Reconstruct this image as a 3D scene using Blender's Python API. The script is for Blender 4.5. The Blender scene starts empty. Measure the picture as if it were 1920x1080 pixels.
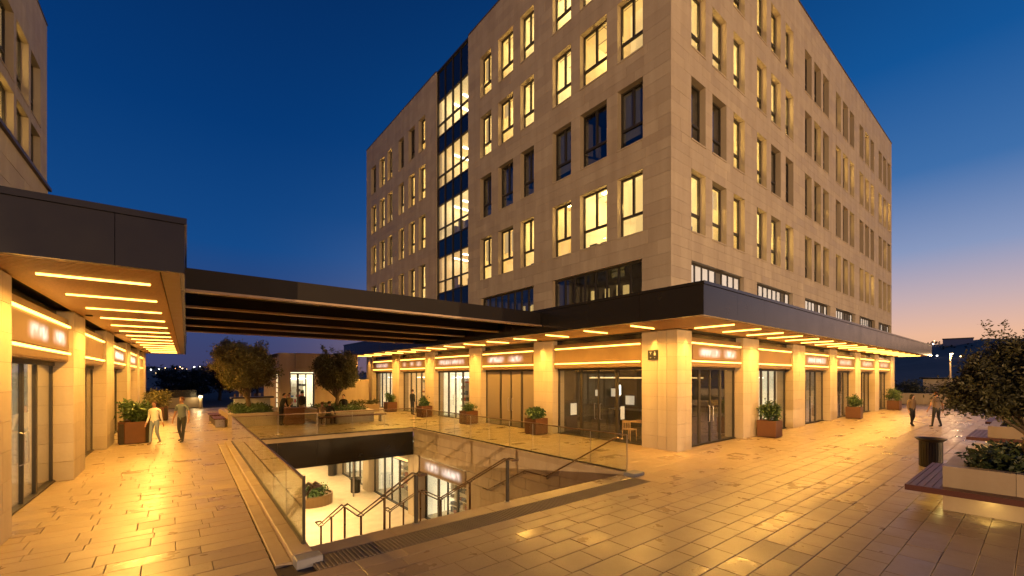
import bpy, bmesh, math, random
from mathutils import Vector, Matrix

# ------------------------------------------------------------------ camera, sky, lights, exposure
SC = bpy.context.scene
COL = SC.collection
H = 2.6
FOC, HY = 803.0, 706.0
YAW = math.atan(997 / 803)
CY, SY = math.cos(YAW), math.sin(YAW)
cam = bpy.data.objects.new('camera', bpy.data.cameras.new('camera'))
COL.objects.link(cam)
cam.location = (0, 0, H)
cam.rotation_euler = (math.pi / 2, 0, YAW - math.pi / 2)
cam.data.sensor_width = 36
cam.data.lens = 36 * FOC / 1920
cam.data.shift_y = (HY - 540) / 1920
cam.data.clip_start = 0.05
cam.data.clip_end = 4000
SC.camera = cam

SUN_AZ = math.radians(-14)            # where the sun went down, measured from +X
world = bpy.data.worlds.new('World')
SC.world = world
world.use_nodes = True
wn, wl = world.node_tree.nodes, world.node_tree.links
bg = wn['Background']
sky = wn.new('ShaderNodeTexSky')
sky.sky_type = 'NISHITA'
sky.sun_disc = False
sky.sun_elevation = math.radians(-4.5)
sky.sun_rotation = math.pi / 2 - SUN_AZ
sky.ozone_density = 3
geo = wn.new('ShaderNodeTexCoord')
sep = wn.new('ShaderNodeSeparateXYZ')
wl.new(geo.outputs['Generated'], sep.inputs[0])


def ramp(nodes, stops):
    r = nodes.new('ShaderNodeValToRGB')
    el = r.color_ramp.elements
    while len(el) < len(stops):
        el.new(0.5)
    for e, (p, c) in zip(el, stops):
        e.position = p
        e.color = (*c, 1)
    return r


r_sun = ramp(wn, [(0.0, (.86, .42, .20)), (.07, (.82, .46, .29)), (.13, (.55, .40, .39)), (.21, (.24, .30, .47)),
                  (.33, (.045, .15, .37)), (.48, (.004, .085, .29)), (.68, (.001, .042, .17)), (1, (.001, .02, .10))])
r_anti = ramp(wn, [(0.0, (.052, .048, .12)), (.10, (.038, .060, .175)), (.25, (.006, .064, .235)), (.45, (.001, .039, .172)),
                   (.7, (.0006, .020, .098)), (1, (.001, .012, .06))])
for r in (r_sun, r_anti):
    wl.new(sep.outputs['Z'], r.inputs[0])
dotn = wn.new('ShaderNodeVectorMath')
dotn.operation = 'DOT_PRODUCT'
dotn.inputs[1].default_value = (math.cos(SUN_AZ), math.sin(SUN_AZ), 0)
wl.new(geo.outputs['Generated'], dotn.inputs[0])
mr = wn.new('ShaderNodeMapRange')
mr.interpolation_type = 'SMOOTHSTEP'
mr.inputs['From Min'].default_value = -0.15
mr.inputs['From Max'].default_value = 0.95
wl.new(dotn.outputs['Value'], mr.inputs['Value'])
mixs = wn.new('ShaderNodeMixRGB')
wl.new(mr.outputs['Result'], mixs.inputs[0])
wl.new(r_anti.outputs[0], mixs.inputs[1])
wl.new(r_sun.outputs[0], mixs.inputs[2])
addn = wn.new('ShaderNodeMixRGB')
addn.blend_type = 'ADD'
addn.inputs[0].default_value = 0.6
wl.new(mixs.outputs[0], addn.inputs[1])
wl.new(sky.outputs[0], addn.inputs[2])
wl.new(addn.outputs[0], bg.inputs[0])
bg.inputs[1].default_value = 1.0

sun = bpy.data.objects.new('sun', bpy.data.lights.new('sun', 'SUN'))
COL.objects.link(sun)
sun.data.energy = 0.05                 # only the afterglow is left
sun.data.angle = math.radians(40)
sun.data.color = (1, .62, .45)
sd = Vector((math.cos(SUN_AZ), math.sin(SUN_AZ), 0.12))
sun.rotation_euler = sd.to_track_quat('Z', 'Y').to_euler()

SC.view_settings.view_transform = 'Standard'
SC.view_settings.look = 'None'
SC.view_settings.exposure = 0
SC.view_settings.gamma = 1
SC.view_settings.use_curve_mapping = False
SC.render.engine = 'CYCLES'
SC.cycles.use_denoising = True
SC.cycles.max_bounces = 8
SC.cycles.diffuse_bounces = 3
SC.cycles.glossy_bounces = 3
SC.cycles.transparent_max_bounces = 16
SC.cycles.transmission_bounces = 4
SC.cycles.sample_clamp_indirect = 6
SC.cycles.caustics_reflective = False
SC.cycles.caustics_refractive = False

RND = random.Random(11)
AMBER = (1.0, .50, .085)               # colour of the canopy lamps
K_SOFFIT = 480                         # watts of one soffit lamp
K_PIER = 260
K_FILL_LAMP = 78000  # base watts of the added lamps behind the viewpoint


# ------------------------------------------------------------------ helpers
def ray(px):
    l = (px - 960) / FOC
    return CY + SY * l, SY - CY * l


def proj(p):
    Z = p[0] * CY + p[1] * SY
    if Z < .3:
        return None
    l = p[0] * SY - p[1] * CY
    return 960 + FOC * l / Z, HY + (H - p[2]) * FOC / Z, Z


def in_view(p, m=260):
    q = proj(p)
    return q is not None and -m < q[0] < 1920 + m and -m < q[1] < 1080 + m


W = {}                                   # world position of each thing's origin


class MB:
    def __init__(s):
        s.v, s.f, s.m, s.t = [], [], [], []

    def face(s, pts, mi=0, t=.5):
        n = len(s.v)
        s.v += [Vector(p) for p in pts]
        s.f.append(tuple(range(n, n + len(pts))))
        s.m.append(mi)
        s.t.append(t)

    def box(s, x0, x1, y0, y1, z0, z1, mi=0, t=.5, F=None, top=0.0, skip=''):
        P = [(x0, y0, z0), (x1, y0, z0), (x1, y1, z0), (x0, y1, z0),
             (x0 + top, y0 + top, z1), (x1 - top, y0 + top, z1), (x1 - top, y1 - top, z1), (x0 + top, y1 - top, z1)]
        if F:
            P = [F(*p) for p in P]
        n = len(s.v)
        s.v += [Vector(p) for p in P]
        for k, q in (('b', (3, 2, 1, 0)), ('t', (4, 5, 6, 7)), ('f', (0, 1, 5, 4)), ('r', (1, 2, 6, 5)), ('k', (2, 3, 7, 6)), ('l', (3, 0, 4, 7))):
            if k in skip:
                continue
            s.f.append(tuple(n + i for i in q))
            s.m.append(mi)
            s.t.append(t)

    def paver(s, x0, x1, y0, y1, zt, mi=0, t=.5, b=.006, tilt=(0, 0), dep=.05):
        cx, cy = (x0 + x1) / 2, (y0 + y1) / 2
        z = lambda x, y: zt + (x - cx) * tilt[0] + (y - cy) * tilt[1]
        n = len(s.v)
        xs, ys = (x0, x1, x1, x0), (y0, y0, y1, y1)
        xi, yi = (x0 + b, x1 - b, x1 - b, x0 + b), (y0 + b, y0 + b, y1 - b, y1 - b)
        s.v += [Vector((x, y, zt - dep)) for x, y in zip(xs, ys)]
        s.v += [Vector((x, y, z(x, y) - b * .7)) for x, y in zip(xs, ys)]
        s.v += [Vector((x, y, z(x, y))) for x, y in zip(xi, yi)]
        for a in (0, 4):
            for i in range(4):
                j = (i + 1) % 4
                s.f.append((n + a + i, n + a + j, n + a + 4 + j, n + a + 4 + i))
        s.f.append((n + 8, n + 9, n + 10, n + 11))
        s.m += [mi] * 9
        s.t += [t] * 9

    def slab(s, F, x0, x1, z0, z1, y, mi=0, t=.5, b=.006, dep=.03):
        """a wall stone: face at depth y, chamfered edge"""
        n = len(s.v)
        q = ((x0, z0), (x1, z0), (x1, z1), (x0, z1))
        qi = ((x0 + b, z0 + b), (x1 - b, z0 + b), (x1 - b, z1 - b), (x0 + b, z1 - b))
        s.v += [Vector(F(a, y + dep, c)) for a, c in q] + [Vector(F(a, y + b * .7, c)) for a, c in q] + [Vector(F(a, y, c)) for a, c in qi]
        for a in (0, 4):
            for i in range(4):
                j = (i + 1) % 4
                s.f.append((n + a + i, n + a + j, n + a + 4 + j, n + a + 4 + i))
        s.f.append((n + 8, n + 9, n + 10, n + 11))
        s.m += [mi] * 9
        s.t += [t] * 9

    def tube(s, pts, r, n=8, mi=0, t=.5, caps=True):
        pts = [Vector(p) for p in pts]
        rs = r if isinstance(r, (list, tuple)) else [r] * len(pts)
        rings = []
        up = None
        for i, p in enumerate(pts):
            d = (pts[min(i + 1, len(pts) - 1)] - pts[max(i - 1, 0)])
            if d.length < 1e-9:
                d = Vector((0, 0, 1))
            d.normalize()
            if up is None:
                up = Vector((0, 0, 1)) if abs(d.z) < .9 else Vector((1, 0, 0))
            a = d.cross(up)
            if a.length < 1e-6:
                a = d.orthogonal()
            a.normalize()
            up = a.cross(d).normalized()
            b0 = len(s.v)
            for k in range(n):
                w = 2 * math.pi * k / n
                s.v.append(p + (a * math.cos(w) + up * math.sin(w)) * rs[i])
            rings.append(b0)
        for i in range(len(rings) - 1):
            for k in range(n):
                j = (k + 1) % n
                s.f.append((rings[i] + k, rings[i] + j, rings[i + 1] + j, rings[i + 1] + k))
                s.m.append(mi)
                s.t.append(t)
        if caps:
            s.f.append(tuple(rings[0] + k for k in range(n)))
            s.f.append(tuple(rings[-1] + n - 1 - k for k in range(n)))
            s.m += [mi, mi]
            s.t += [t, t]

    def lathe(s, prof, c=(0, 0), n=20, mi=0, t=.5, a0=0.0, a1=2 * math.pi):
        full = abs(a1 - a0 - 2 * math.pi) < 1e-6
        m = n if full else n + 1
        b0 = len(s.v)
        for r, z in prof:
            for k in range(m):
                w = a0 + (a1 - a0) * k / n
                s.v.append(Vector((c[0] + r * math.cos(w), c[1] + r * math.sin(w), z)))
        for i in range(len(prof) - 1):
            for k in range(n):
                j = (k + 1) % m
                s.f.append((b0 + i * m + k, b0 + i * m + j, b0 + (i + 1) * m + j, b0 + (i + 1) * m + k))
                s.m.append(mi)
                s.t.append(t)

    def mesh(s, name, mats, off=Vector((0, 0, 0)), smooth=False):
        me = bpy.data.meshes.new(name)
        me.from_pydata([tuple(v - off) for v in s.v], [], s.f)
        for m in (mats if isinstance(mats, (list, tuple)) else [mats]):
            me.materials.append(m)
        me.polygons.foreach_set('material_index', s.m)
        at = me.attributes.new('tint', 'FLOAT', 'FACE')
        at.data.foreach_set('value', s.t)
        if smooth:
            me.polygons.foreach_set('use_smooth', [True] * len(s.f))
        me.update()
        return me

    def build(s, name, mats, parent=None, origin=None, local=False, smooth=False):
        if local:
            off = Vector((0, 0, 0))
        elif parent is not None:
            off = W[parent]
        else:
            off = Vector(origin) if origin else Vector((0, 0, 0))
        o = bpy.data.objects.new(name, s.mesh(name, mats, off, smooth))
        COL.objects.link(o)
        if parent is not None:
            o.parent = parent
        elif origin:
            o.location = origin
        W[o] = off.copy() if not local else Vector((0, 0, 0))
        return o


def tag(o, label=None, cat=None, group=None, kind=None):
    if label:
        o['label'] = label
    if cat:
        o['category'] = cat
    if group:
        o['group'] = group
    if kind:
        o['kind'] = kind
    return o


def empty(name, loc, rz=0.0, label=None, cat=None, group=None, kind=None):
    o = bpy.data.objects.new(name, None)
    COL.objects.link(o)
    o.location = loc
    o.rotation_euler.z = rz
    o.empty_display_size = .2
    W[o] = Vector(loc)
    return tag(o, label, cat, group, kind)


KIDS = {}


def copy_tree(o, parent=None):
    c = o.copy()
    COL.objects.link(c)
    if parent is not None:
        c.parent = parent
    for ch in list(o.children):
        copy_tree(ch, c)
    return c


def place(name, me, parent, loc, rz=0.0):
    """an object sharing mesh data, put at a world point under an unrotated parent"""
    o = bpy.data.objects.new(name, me)
    COL.objects.link(o)
    o.parent = parent
    o.location = Vector(loc) - W[parent]
    o.rotation_euler.z = rz
    W[o] = Vector(loc)
    return o


def sub(name, me, parent):
    o = bpy.data.objects.new(name, me)
    COL.objects.link(o)
    o.parent = parent
    return o


def lamp(name, kind, loc, energy, color, parent=None, aim=None, **kw):
    d = bpy.data.lights.new(name, kind)
    d.energy = energy
    d.color = color
    for k, v in kw.items():
        setattr(d, k, v)
    o = bpy.data.objects.new(name, d)
    COL.objects.link(o)
    o.location = loc
    if parent is not None:
        o.parent = parent
        o.location = Vector(loc) - W[parent]
    if aim is not None:
        o.rotation_euler = (-Vector(aim)).to_track_quat('Z', 'Y').to_euler()
    return o


class FR:
    """facade frame: x along the wall, y into the wall, z up"""
    def __init__(s, ox, oy, ang):
        s.o = (ox, oy)
        s.a = ang
        s.e = (math.cos(ang), math.sin(ang))
        s.n = (-math.sin(ang), math.cos(ang))

    def __call__(s, x, y, z):
        return (s.o[0] + s.e[0] * x + s.n[0] * y, s.o[1] + s.e[1] * x + s.n[1] * y, z)


# ------------------------------------------------------------------ materials
def new_mat(name):
    m = bpy.data.materials.new(name)
    m.use_nodes = True
    return m, m.node_tree.nodes, m.node_tree.links, m.node_tree.nodes['Principled BSDF']


def stone_mat(name, dark, light, rough=(.4, .7), bump=.15, pit=0.0, scale=1.0, spec=.5, tintamt=.5):
    m, n, l, p = new_mat(name)
    g = n.new('ShaderNodeNewGeometry')
    at = n.new('ShaderNodeAttribute')
    at.attribute_name = 'tint'
    n1 = n.new('ShaderNodeTexNoise')
    n1.inputs['Scale'].default_value = 1.3 * scale
    n1.inputs['Detail'].default_value = 6
    n2 = n.new('ShaderNodeTexNoise')
    n2.inputs['Scale'].default_value = 14 * scale
    n2.inputs['Detail'].default_value = 5
    n2.inputs['Roughness'].default_value = .65
    for q in (n1, n2):
        l.new(g.outputs['Position'], q.inputs['Vector'])
    # factor = .5*tint + .3*n1 + .3*n2
    a = n.new('ShaderNodeMath'); a.operation = 'MULTIPLY'; a.inputs[1].default_value = tintamt
    l.new(at.outputs['Fac'], a.inputs[0])
    b = n.new('ShaderNodeMath'); b.operation = 'MULTIPLY_ADD'; b.inputs[1].default_value = (1 - tintamt) * .9
    l.new(n1.outputs['Fac'], b.inputs[0]); l.new(a.outputs[0], b.inputs[2])
    c = n.new('ShaderNodeMath'); c.operation = 'MULTIPLY_ADD'; c.inputs[1].default_value = .45
    l.new(n2.outputs['Fac'], c.inputs[0]); l.new(b.outputs[0], c.inputs[2])
    d = n.new('ShaderNodeMath'); d.operation = 'SUBTRACT'; d.inputs[1].default_value = .2; d.use_clamp = True
    l.new(c.outputs[0], d.inputs[0])
    mix = n.new('ShaderNodeMixRGB')
    mix.inputs[1].default_value = (*dark, 1)
    mix.inputs[2].default_value = (*light, 1)
    l.new(d.outputs[0], mix.inputs[0])
    out = mix.outputs[0]
    hgt = n2.outputs['Fac']
    if pit:
        v = n.new('ShaderNodeTexNoise')
        v.inputs['Scale'].default_value = 75
        v.inputs['Detail'].default_value = 3
        mp = n.new('ShaderNodeMapping')
        mp.inputs['Scale'].default_value = (.45, 1, 1)
        l.new(g.outputs['Position'], mp.inputs[0])
        l.new(mp.outputs[0], v.inputs['Vector'])
        n3 = n.new('ShaderNodeTexNoise')
        n3.inputs['Scale'].default_value = .9
        l.new(g.outputs['Position'], n3.inputs['Vector'])
        va = n.new('ShaderNodeMapRange')
        va.inputs['From Min'].default_value = .56
        va.inputs['From Max'].default_value = .66
        l.new(v.outputs['Fac'], va.inputs['Value'])
        vb = n.new('ShaderNodeMapRange')
        vb.inputs['From Min'].default_value = .42
        vb.inputs['From Max'].default_value = .68
        vb.inputs['To Max'].default_value = pit
        l.new(n3.outputs['Fac'], vb.inputs['Value'])
        rp = n.new('ShaderNodeMath'); rp.operation = 'MULTIPLY'
        l.new(va.outputs[0], rp.inputs[0]); l.new(vb.outputs[0], rp.inputs[1])
        mx = n.new('ShaderNodeMixRGB')
        mx.inputs[2].default_value = (dark[0] * .45, dark[1] * .42, dark[2] * .4, 1)
        l.new(rp.outputs[0], mx.inputs[0]); l.new(out, mx.inputs[1])
        out = mx.outputs[0]
        hs = n.new('ShaderNodeMath'); hs.operation = 'SUBTRACT'
        l.new(n2.outputs['Fac'], hs.inputs[0]); l.new(rp.outputs[0], hs.inputs[1])
        hgt = hs.outputs[0]
    st = n.new('ShaderNodeTexNoise')
    st.inputs['Scale'].default_value = 1.0
    st.inputs['Detail'].default_value = 6
    ms_ = n.new('ShaderNodeMapping')
    ms_.inputs['Scale'].default_value = (2.2, 2.2, .22) if not pit else (.5, .5, .5)
    l.new(g.outputs['Position'], ms_.inputs[0]); l.new(ms_.outputs[0], st.inputs['Vector'])
    sr = n.new('ShaderNodeMapRange')
    sr.inputs['From Min'].default_value = .35
    sr.inputs['From Max'].default_value = .7
    sr.inputs['To Min'].default_value = 0
    sr.inputs['To Max'].default_value = .32 if not pit else .2
    l.new(st.outputs['Fac'], sr.inputs['Value'])
    sm = n.new('ShaderNodeMixRGB')
    sm.inputs[2].default_value = (dark[0] * .62, dark[1] * .56, dark[2] * .5, 1)
    l.new(sr.outputs[0], sm.inputs[0]); l.new(out, sm.inputs[1])
    out = sm.outputs[0]
    l.new(out, p.inputs['Base Color'])
    n4 = n.new('ShaderNodeTexNoise')
    n4.inputs['Scale'].default_value = 1.6
    n4.inputs['Detail'].default_value = 3
    n4.inputs['Roughness'].default_value = .7
    l.new(g.outputs['Position'], n4.inputs['Vector'])
    rr = n.new('ShaderNodeMapRange')
    rr.inputs['From Min'].default_value = .12
    rr.inputs['From Max'].default_value = .88
    rr.inputs['To Min'].default_value = rough[0]
    rr.inputs['To Max'].default_value = rough[1]
    ad = n.new('ShaderNodeMath'); ad.operation = 'MULTIPLY_ADD'; ad.inputs[1].default_value = .45
    l.new(at.outputs['Fac'], ad.inputs[0])
    sb = n.new('ShaderNodeMath'); sb.operation = 'SUBTRACT'; sb.inputs[1].default_value = .225
    l.new(n4.outputs['Fac'], sb.inputs[0]); l.new(sb.outputs[0], ad.inputs[2])
    l.new(ad.outputs[0], rr.inputs['Value'])
    l.new(rr.outputs[0], p.inputs['Roughness'])
    p.inputs['Specular IOR Level'].default_value = spec
    bp = n.new('ShaderNodeBump')
    bp.inputs['Strength'].default_value = bump
    bp.inputs['Distance'].default_value = .01
    l.new(hgt, bp.inputs['Height'])
    l.new(bp.outputs[0], p.inputs['Normal'])
    return m


def plain(name, col, rough=.5, metal=0.0, var=.12, scale=6.0, bump=0.0, spec=.5, stretch=None):
    m, n, l, p = new_mat(name)
    g = n.new('ShaderNodeTexCoord')
    nz = n.new('ShaderNodeTexNoise')
    nz.inputs['Scale'].default_value = scale
    nz.inputs['Detail'].default_value = 5
    src = g.outputs['Object']
    if stretch:
        mp = n.new('ShaderNodeMapping')
        mp.inputs['Scale'].default_value = stretch
        l.new(src, mp.inputs[0])
        src = mp.outputs[0]
    l.new(src, nz.inputs['Vector'])
    mx = n.new('ShaderNodeMixRGB')
    mx.inputs[1].default_value = (*[c * (1 - var) for c in col], 1)
    mx.inputs[2].default_value = (*[min(1, c * (1 + var)) for c in col], 1)
    l.new(nz.outputs['Fac'], mx.inputs[0])
    l.new(mx.outputs[0], p.inputs['Base Color'])
    rr = n.new('ShaderNodeMapRange')
    rr.inputs['To Min'].default_value = max(.02, rough - .08)
    rr.inputs['To Max'].default_value = min(1, rough + .08)
    l.new(nz.outputs['Fac'], rr.inputs['Value'])
    l.new(rr.outputs[0], p.inputs['Roughness'])
    p.inputs['Metallic'].default_value = metal
    p.inputs['Specular IOR Level'].default_value = spec
    if bump:
        bp = n.new('ShaderNodeBump')
        bp.inputs['Strength'].default_value = bump
        bp.inputs['Distance'].default_value = .01
        l.new(nz.outputs['Fac'], bp.inputs['Height'])
        l.new(bp.outputs[0], p.inputs['Normal'])
    return m


def glow(name, col, strength, base=(.1, .1, .1)):
    m, n, l, p = new_mat(name)
    p.inputs['Base Color'].default_value = (*base, 1)
    p.inputs['Emission Color'].default_value = (*col, 1)
    p.inputs['Emission Strength'].default_value = strength
    p.inputs['Roughness'].default_value = .8
    return m


def glass_mat(name, tint=(.92, .94, .93), ior=1.5, extra=0.0):
    m, n, l, p = new_mat(name)
    n.remove(p)
    out = n['Material Output']
    tr = n.new('ShaderNodeBsdfTransparent')
    tr.inputs[0].default_value = (*tint, 1)
    gl = n.new('ShaderNodeBsdfGlossy')
    gl.inputs['Roughness'].default_value = .015
    gl.inputs['Color'].default_value = (.95, .97, 1, 1)
    fr = n.new('ShaderNodeFresnel')
    gg = n.new('ShaderNodeNewGeometry')
    bk_ = n.new('ShaderNodeMapRange')          # the same index seen from either side
    bk_.inputs['To Min'].default_value = ior
    bk_.inputs['To Max'].default_value = 1 / ior
    l.new(gg.outputs['Backfacing'], bk_.inputs['Value'])
    l.new(bk_.outputs[0], fr.inputs['IOR'])
    ad = n.new('ShaderNodeMath'); ad.operation = 'MULTIPLY_ADD'; ad.use_clamp = True
    ad.inputs[1].default_value = 1.5
    ad.inputs[2].default_value = extra
    l.new(fr.outputs[0], ad.inputs[0])
    mx = n.new('ShaderNodeMixShader')
    l.new(ad.outputs[0], mx.inputs[0])
    l.new(tr.outputs[0], mx.inputs[1])
    l.new(gl.outputs[0], mx.inputs[2])
    l.new(mx.outputs[0], out.inputs['Surface'])
    return m


def room_mat(name, col, strength, base=(.75, .68, .5)):
    """wall of a lit room: the lamp light inside it, a little uneven"""
    m, n, l, p = new_mat(name)
    g = n.new('ShaderNodeNewGeometry')
    nz = n.new('ShaderNodeTexNoise')
    nz.inputs['Scale'].default_value = .55
    nz.inputs['Detail'].default_value = 2
    l.new(g.outputs['Position'], nz.inputs['Vector'])
    r = n.new('ShaderNodeMapRange')
    r.inputs['From Min'].default_value = .3
    r.inputs['From Max'].default_value = .7
    r.inputs['To Min'].default_value = strength * .7
    r.inputs['To Max'].default_value = strength * 1.25
    l.new(nz.outputs['Fac'], r.inputs['Value'])
    p.inputs['Base Color'].default_value = (*base, 1)
    p.inputs['Roughness'].default_value = .9
    p.inputs['Emission Color'].default_value = (*col, 1)
    l.new(r.outputs[0], p.inputs['Emission Strength'])
    return m


def leaf_mat(name, c1, c2):
    m, n, l, p = new_mat(name)
    at = n.new('ShaderNodeAttribute')
    at.attribute_name = 'tint'
    mx = n.new('ShaderNodeMixRGB')
    mx.inputs[1].default_value = (*c1, 1)
    mx.inputs[2].default_value = (*c2, 1)
    l.new(at.outputs['Fac'], mx.inputs[0])
    l.new(mx.outputs[0], p.inputs['Base Color'])
    p.inputs['Roughness'].default_value = .5
    tr = n.new('ShaderNodeBsdfTranslucent')
    l.new(mx.outputs[0], tr.inputs[0])
    ms = n.new('ShaderNodeMixShader')
    ms.inputs[0].default_value = .25
    l.new(p.outputs[0], ms.inputs[1])
    l.new(tr.outputs[0], ms.inputs[2])
    l.new(ms.outputs[0], n['Material Output'].inputs['Surface'])
    return m


def sign_mat(name, seed, gaps):
    """backlit sign face: soft white letters too blurred to read on bronze sheet"""
    m, n, l, p = new_mat(name)
    p.inputs['Base Color'].default_value = (.16, .10, .06, 1)
    p.inputs['Metallic'].default_value = .4
    p.inputs['Roughness'].default_value = .45
    tc = n.new('ShaderNodeTexCoord')
    sp = n.new('ShaderNodeSeparateXYZ')
    l.new(tc.outputs['UV'], sp.inputs[0])

    def soft(src, lo, hi, w):
        a = n.new('ShaderNodeMapRange'); a.interpolation_type = 'SMOOTHSTEP'
        a.inputs['From Min'].default_value = lo; a.inputs['From Max'].default_value = lo + w
        l.new(src, a.inputs['Value'])
        b = n.new('ShaderNodeMapRange'); b.interpolation_type = 'SMOOTHSTEP'
        b.inputs['From Min'].default_value = hi - w; b.inputs['From Max'].default_value = hi
        b.inputs['To Min'].default_value = 1; b.inputs['To Max'].default_value = 0
        l.new(src, b.inputs['Value'])
        c = n.new('ShaderNodeMath'); c.operation = 'MULTIPLY'
        l.new(a.outputs[0], c.inputs[0]); l.new(b.outputs[0], c.inputs[1])
        return c.outputs[0]

    vy = soft(sp.outputs['Y'], .08, .92, .34)
    tot = None
    for lo, hi in gaps:
        s_ = soft(sp.outputs['X'], lo, hi, .14)
        if tot is None:
            tot = s_
        else:
            a = n.new('ShaderNodeMath'); a.operation = 'MAXIMUM'
            l.new(tot, a.inputs[0]); l.new(s_, a.inputs[1]); tot = a.outputs[0]
    nz = n.new('ShaderNodeTexNoise')
    nz.inputs['Scale'].default_value = 3.5
    nz.inputs['Detail'].default_value = 1
    mp = n.new('ShaderNodeMapping')
    mp.inputs['Location'].default_value = (seed, seed * 2, 0)
    mp.inputs['Scale'].default_value = (1.6, .25, 1)
    l.new(tc.outputs['UV'], mp.inputs[0]); l.new(mp.outputs[0], nz.inputs['Vector'])
    r = n.new('ShaderNodeMapRange')
    r.inputs['From Min'].default_value = .3; r.inputs['From Max'].default_value = .65
    r.inputs['To Min'].default_value = .6; r.inputs['To Max'].default_value = 1.0
    l.new(nz.outputs['Fac'], r.inputs['Value'])
    nz2 = n.new('ShaderNodeTexNoise')
    nz2.inputs['Scale'].default_value = 13
    nz2.inputs['Detail'].default_value = 0
    mp2 = n.new('ShaderNodeMapping')
    mp2.inputs['Location'].default_value = (seed * 3, seed, 0)
    mp2.inputs['Scale'].default_value = (1.5, .15, 1)
    l.new(tc.outputs['UV'], mp2.inputs[0]); l.new(mp2.outputs[0], nz2.inputs['Vector'])
    r2 = n.new('ShaderNodeMapRange')
    r2.inputs['From Min'].default_value = .35; r2.inputs['From Max'].default_value = .6
    r2.inputs['To Min'].default_value = .55; r2.inputs['To Max'].default_value = 1.05
    l.new(nz2.outputs['Fac'], r2.inputs['Value'])
    r3 = n.new('ShaderNodeMath'); r3.operation = 'MULTIPLY'
    l.new(r.outputs[0], r3.inputs[0]); l.new(r2.outputs[0], r3.inputs[1])
    r = r3
    a = n.new('ShaderNodeMath'); a.operation = 'MULTIPLY'
    l.new(vy, a.inputs[0]); l.new(tot, a.inputs[1])
    b = n.new('ShaderNodeMath'); b.operation = 'MULTIPLY'
    l.new(a.outputs[0], b.inputs[0]); l.new(r.outputs[0], b.inputs[1])
    p.inputs['Emission Color'].default_value = (1, .86, .76, 1)
    c = n.new('ShaderNodeMath'); c.operation = 'MULTIPLY'; c.inputs[1].default_value = SIGN_ON.get(name, 1.0)
    l.new(b.outputs[0], c.inputs[0])
    l.new(c.outputs[0], p.inputs['Emission Strength'])
    return m


SIGN_ON = {}
M_WALL = stone_mat('limestone_cladding', (.325, .255, .178), (.485, .40, .295), (.55, .8), .12)
M_PIER = stone_mat('limestone_pier', (.36, .285, .20), (.52, .43, .31), (.5, .75), .12)
M_PAVE = stone_mat('limestone_paving', (.235, .172, .108), (.375, .283, .185), (.19, .50), .12, pit=.5, spec=.5, tintamt=.38)
M_KERB = stone_mat('limestone_kerb', (.28, .215, .145), (.40, .31, .215), (.35, .6), .1)
M_COOL = stone_mat('grey_stone', (.12, .12, .14), (.22, .22, .26), (.4, .6), .2)
M_MORTAR = plain('mortar', (.16, .12, .085), .9, var=.2)
M_BED = plain('paving_bed', (.06, .045, .035), .95, var=.2)
M_EARTH = plain('dry_earth', (.055, .05, .04), 1.0, var=.3, scale=.05)
M_HILL = plain('dark_hillside', (.22, .15, .115), 1.0, var=.45, scale=.03)
M_FASCIA = plain('dark_fascia_metal', (.013, .011, .0105), .24, .0, var=.12, scale=1.2, spec=.45)
M_BEAM = plain('dark_beam_metal', (.016, .012, .010), .65, 0, var=.15, scale=2, spec=.25)
M_FLANGE = plain('light_caught_flange', (.30, .20, .12), .4, .2)  # paler than the beams: light caught on the flange edges put into the colour
M_BRONZE = plain('bronze_sheet', (.20, .125, .06), .42, .45, var=.12, scale=3)
M_FRAME = plain('dark_window_frame', (.035, .028, .02), .45, .2, var=.15)
M_BRASS = plain('bronze_frame', (.10, .07, .035), .4, .4, var=.15)
M_RAIL = plain('bronze_handrail', (.16, .10, .055), .3, .7, var=.12)
M_STEEL = plain('brushed_steel', (.35, .32, .30), .3, .8, var=.1)
M_WOOD = plain('soffit_timber', (.68, .42, .20), .5, var=.3, scale=3, stretch=(9, 9, 9))
M_BENCH = plain('bench_timber', (.075, .022, .014), .45, var=.35, scale=5, stretch=(2, 12, 12), bump=.2)
M_CORTEN = plain('rust_steel_planter', (.12, .05, .022), .6, .15, var=.25, scale=4)
M_BARK = plain('bark', (.12, .085, .055), .9, var=.45, scale=18, bump=.6)
M_SOIL = plain('soil', (.03, .022, .016), 1, var=.4, scale=20)
M_BLACK = plain('black_plastic', (.015, .014, .014), .4, var=.2)
M_PALEPANEL = plain('pale_blue_panel', (.42, .45, .47), .5)
M_WHITE = plain('white_plaster', (.72, .68, .6), .8, var=.05)
M_FLOOR = stone_mat('cream_floor', (.50, .42, .30), (.62, .53, .39), (.25, .5), .05)
M_SPANDREL = plain('blue_spandrel_glass', (.006, .010, .028), .08, var=.1, spec=.6)
M_BLIND = plain('grey_blind', (.11, .105, .10), .7, var=.12, scale=1.5)
M_FROST = plain('frosted_pane', (.20, .16, .115), .22, var=.06, scale=.8)
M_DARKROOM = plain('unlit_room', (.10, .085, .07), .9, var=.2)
M_DIMSHOP = room_mat('dim_shop_wall', (1, .55, .2), .028, (.08, .06, .045))
M_GLASS = glass_mat('window_glass')
M_SHOPGLASS = glass_mat('shop_glass', (.9, .91, .9), 1.5, .02)
M_RAILGLASS = glass_mat('balustrade_glass', (.90, .93, .89), 1.45, .01)
M_LED = glow('led_strip', (1.0, .47, .075), 9)
M_LEDSOFT = glow('led_tube', (1.0, .60, .20), 1.7)
M_WARMLAMP = glow('warm_lamp', (1, .8, .5), 9)
M_WHITELAMP = glow('white_lamp', (1, .90, .72), 9)
M_ROOMLAMP = glow('room_lamp', (1, .72, .30), 42)
M_ROOM = [room_mat('lit_room_a', (1, .60, .18), .64), room_mat('lit_room_b', (1, .66, .26), .76), room_mat('lit_room_c', (1, .55, .14), .52)]
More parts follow.
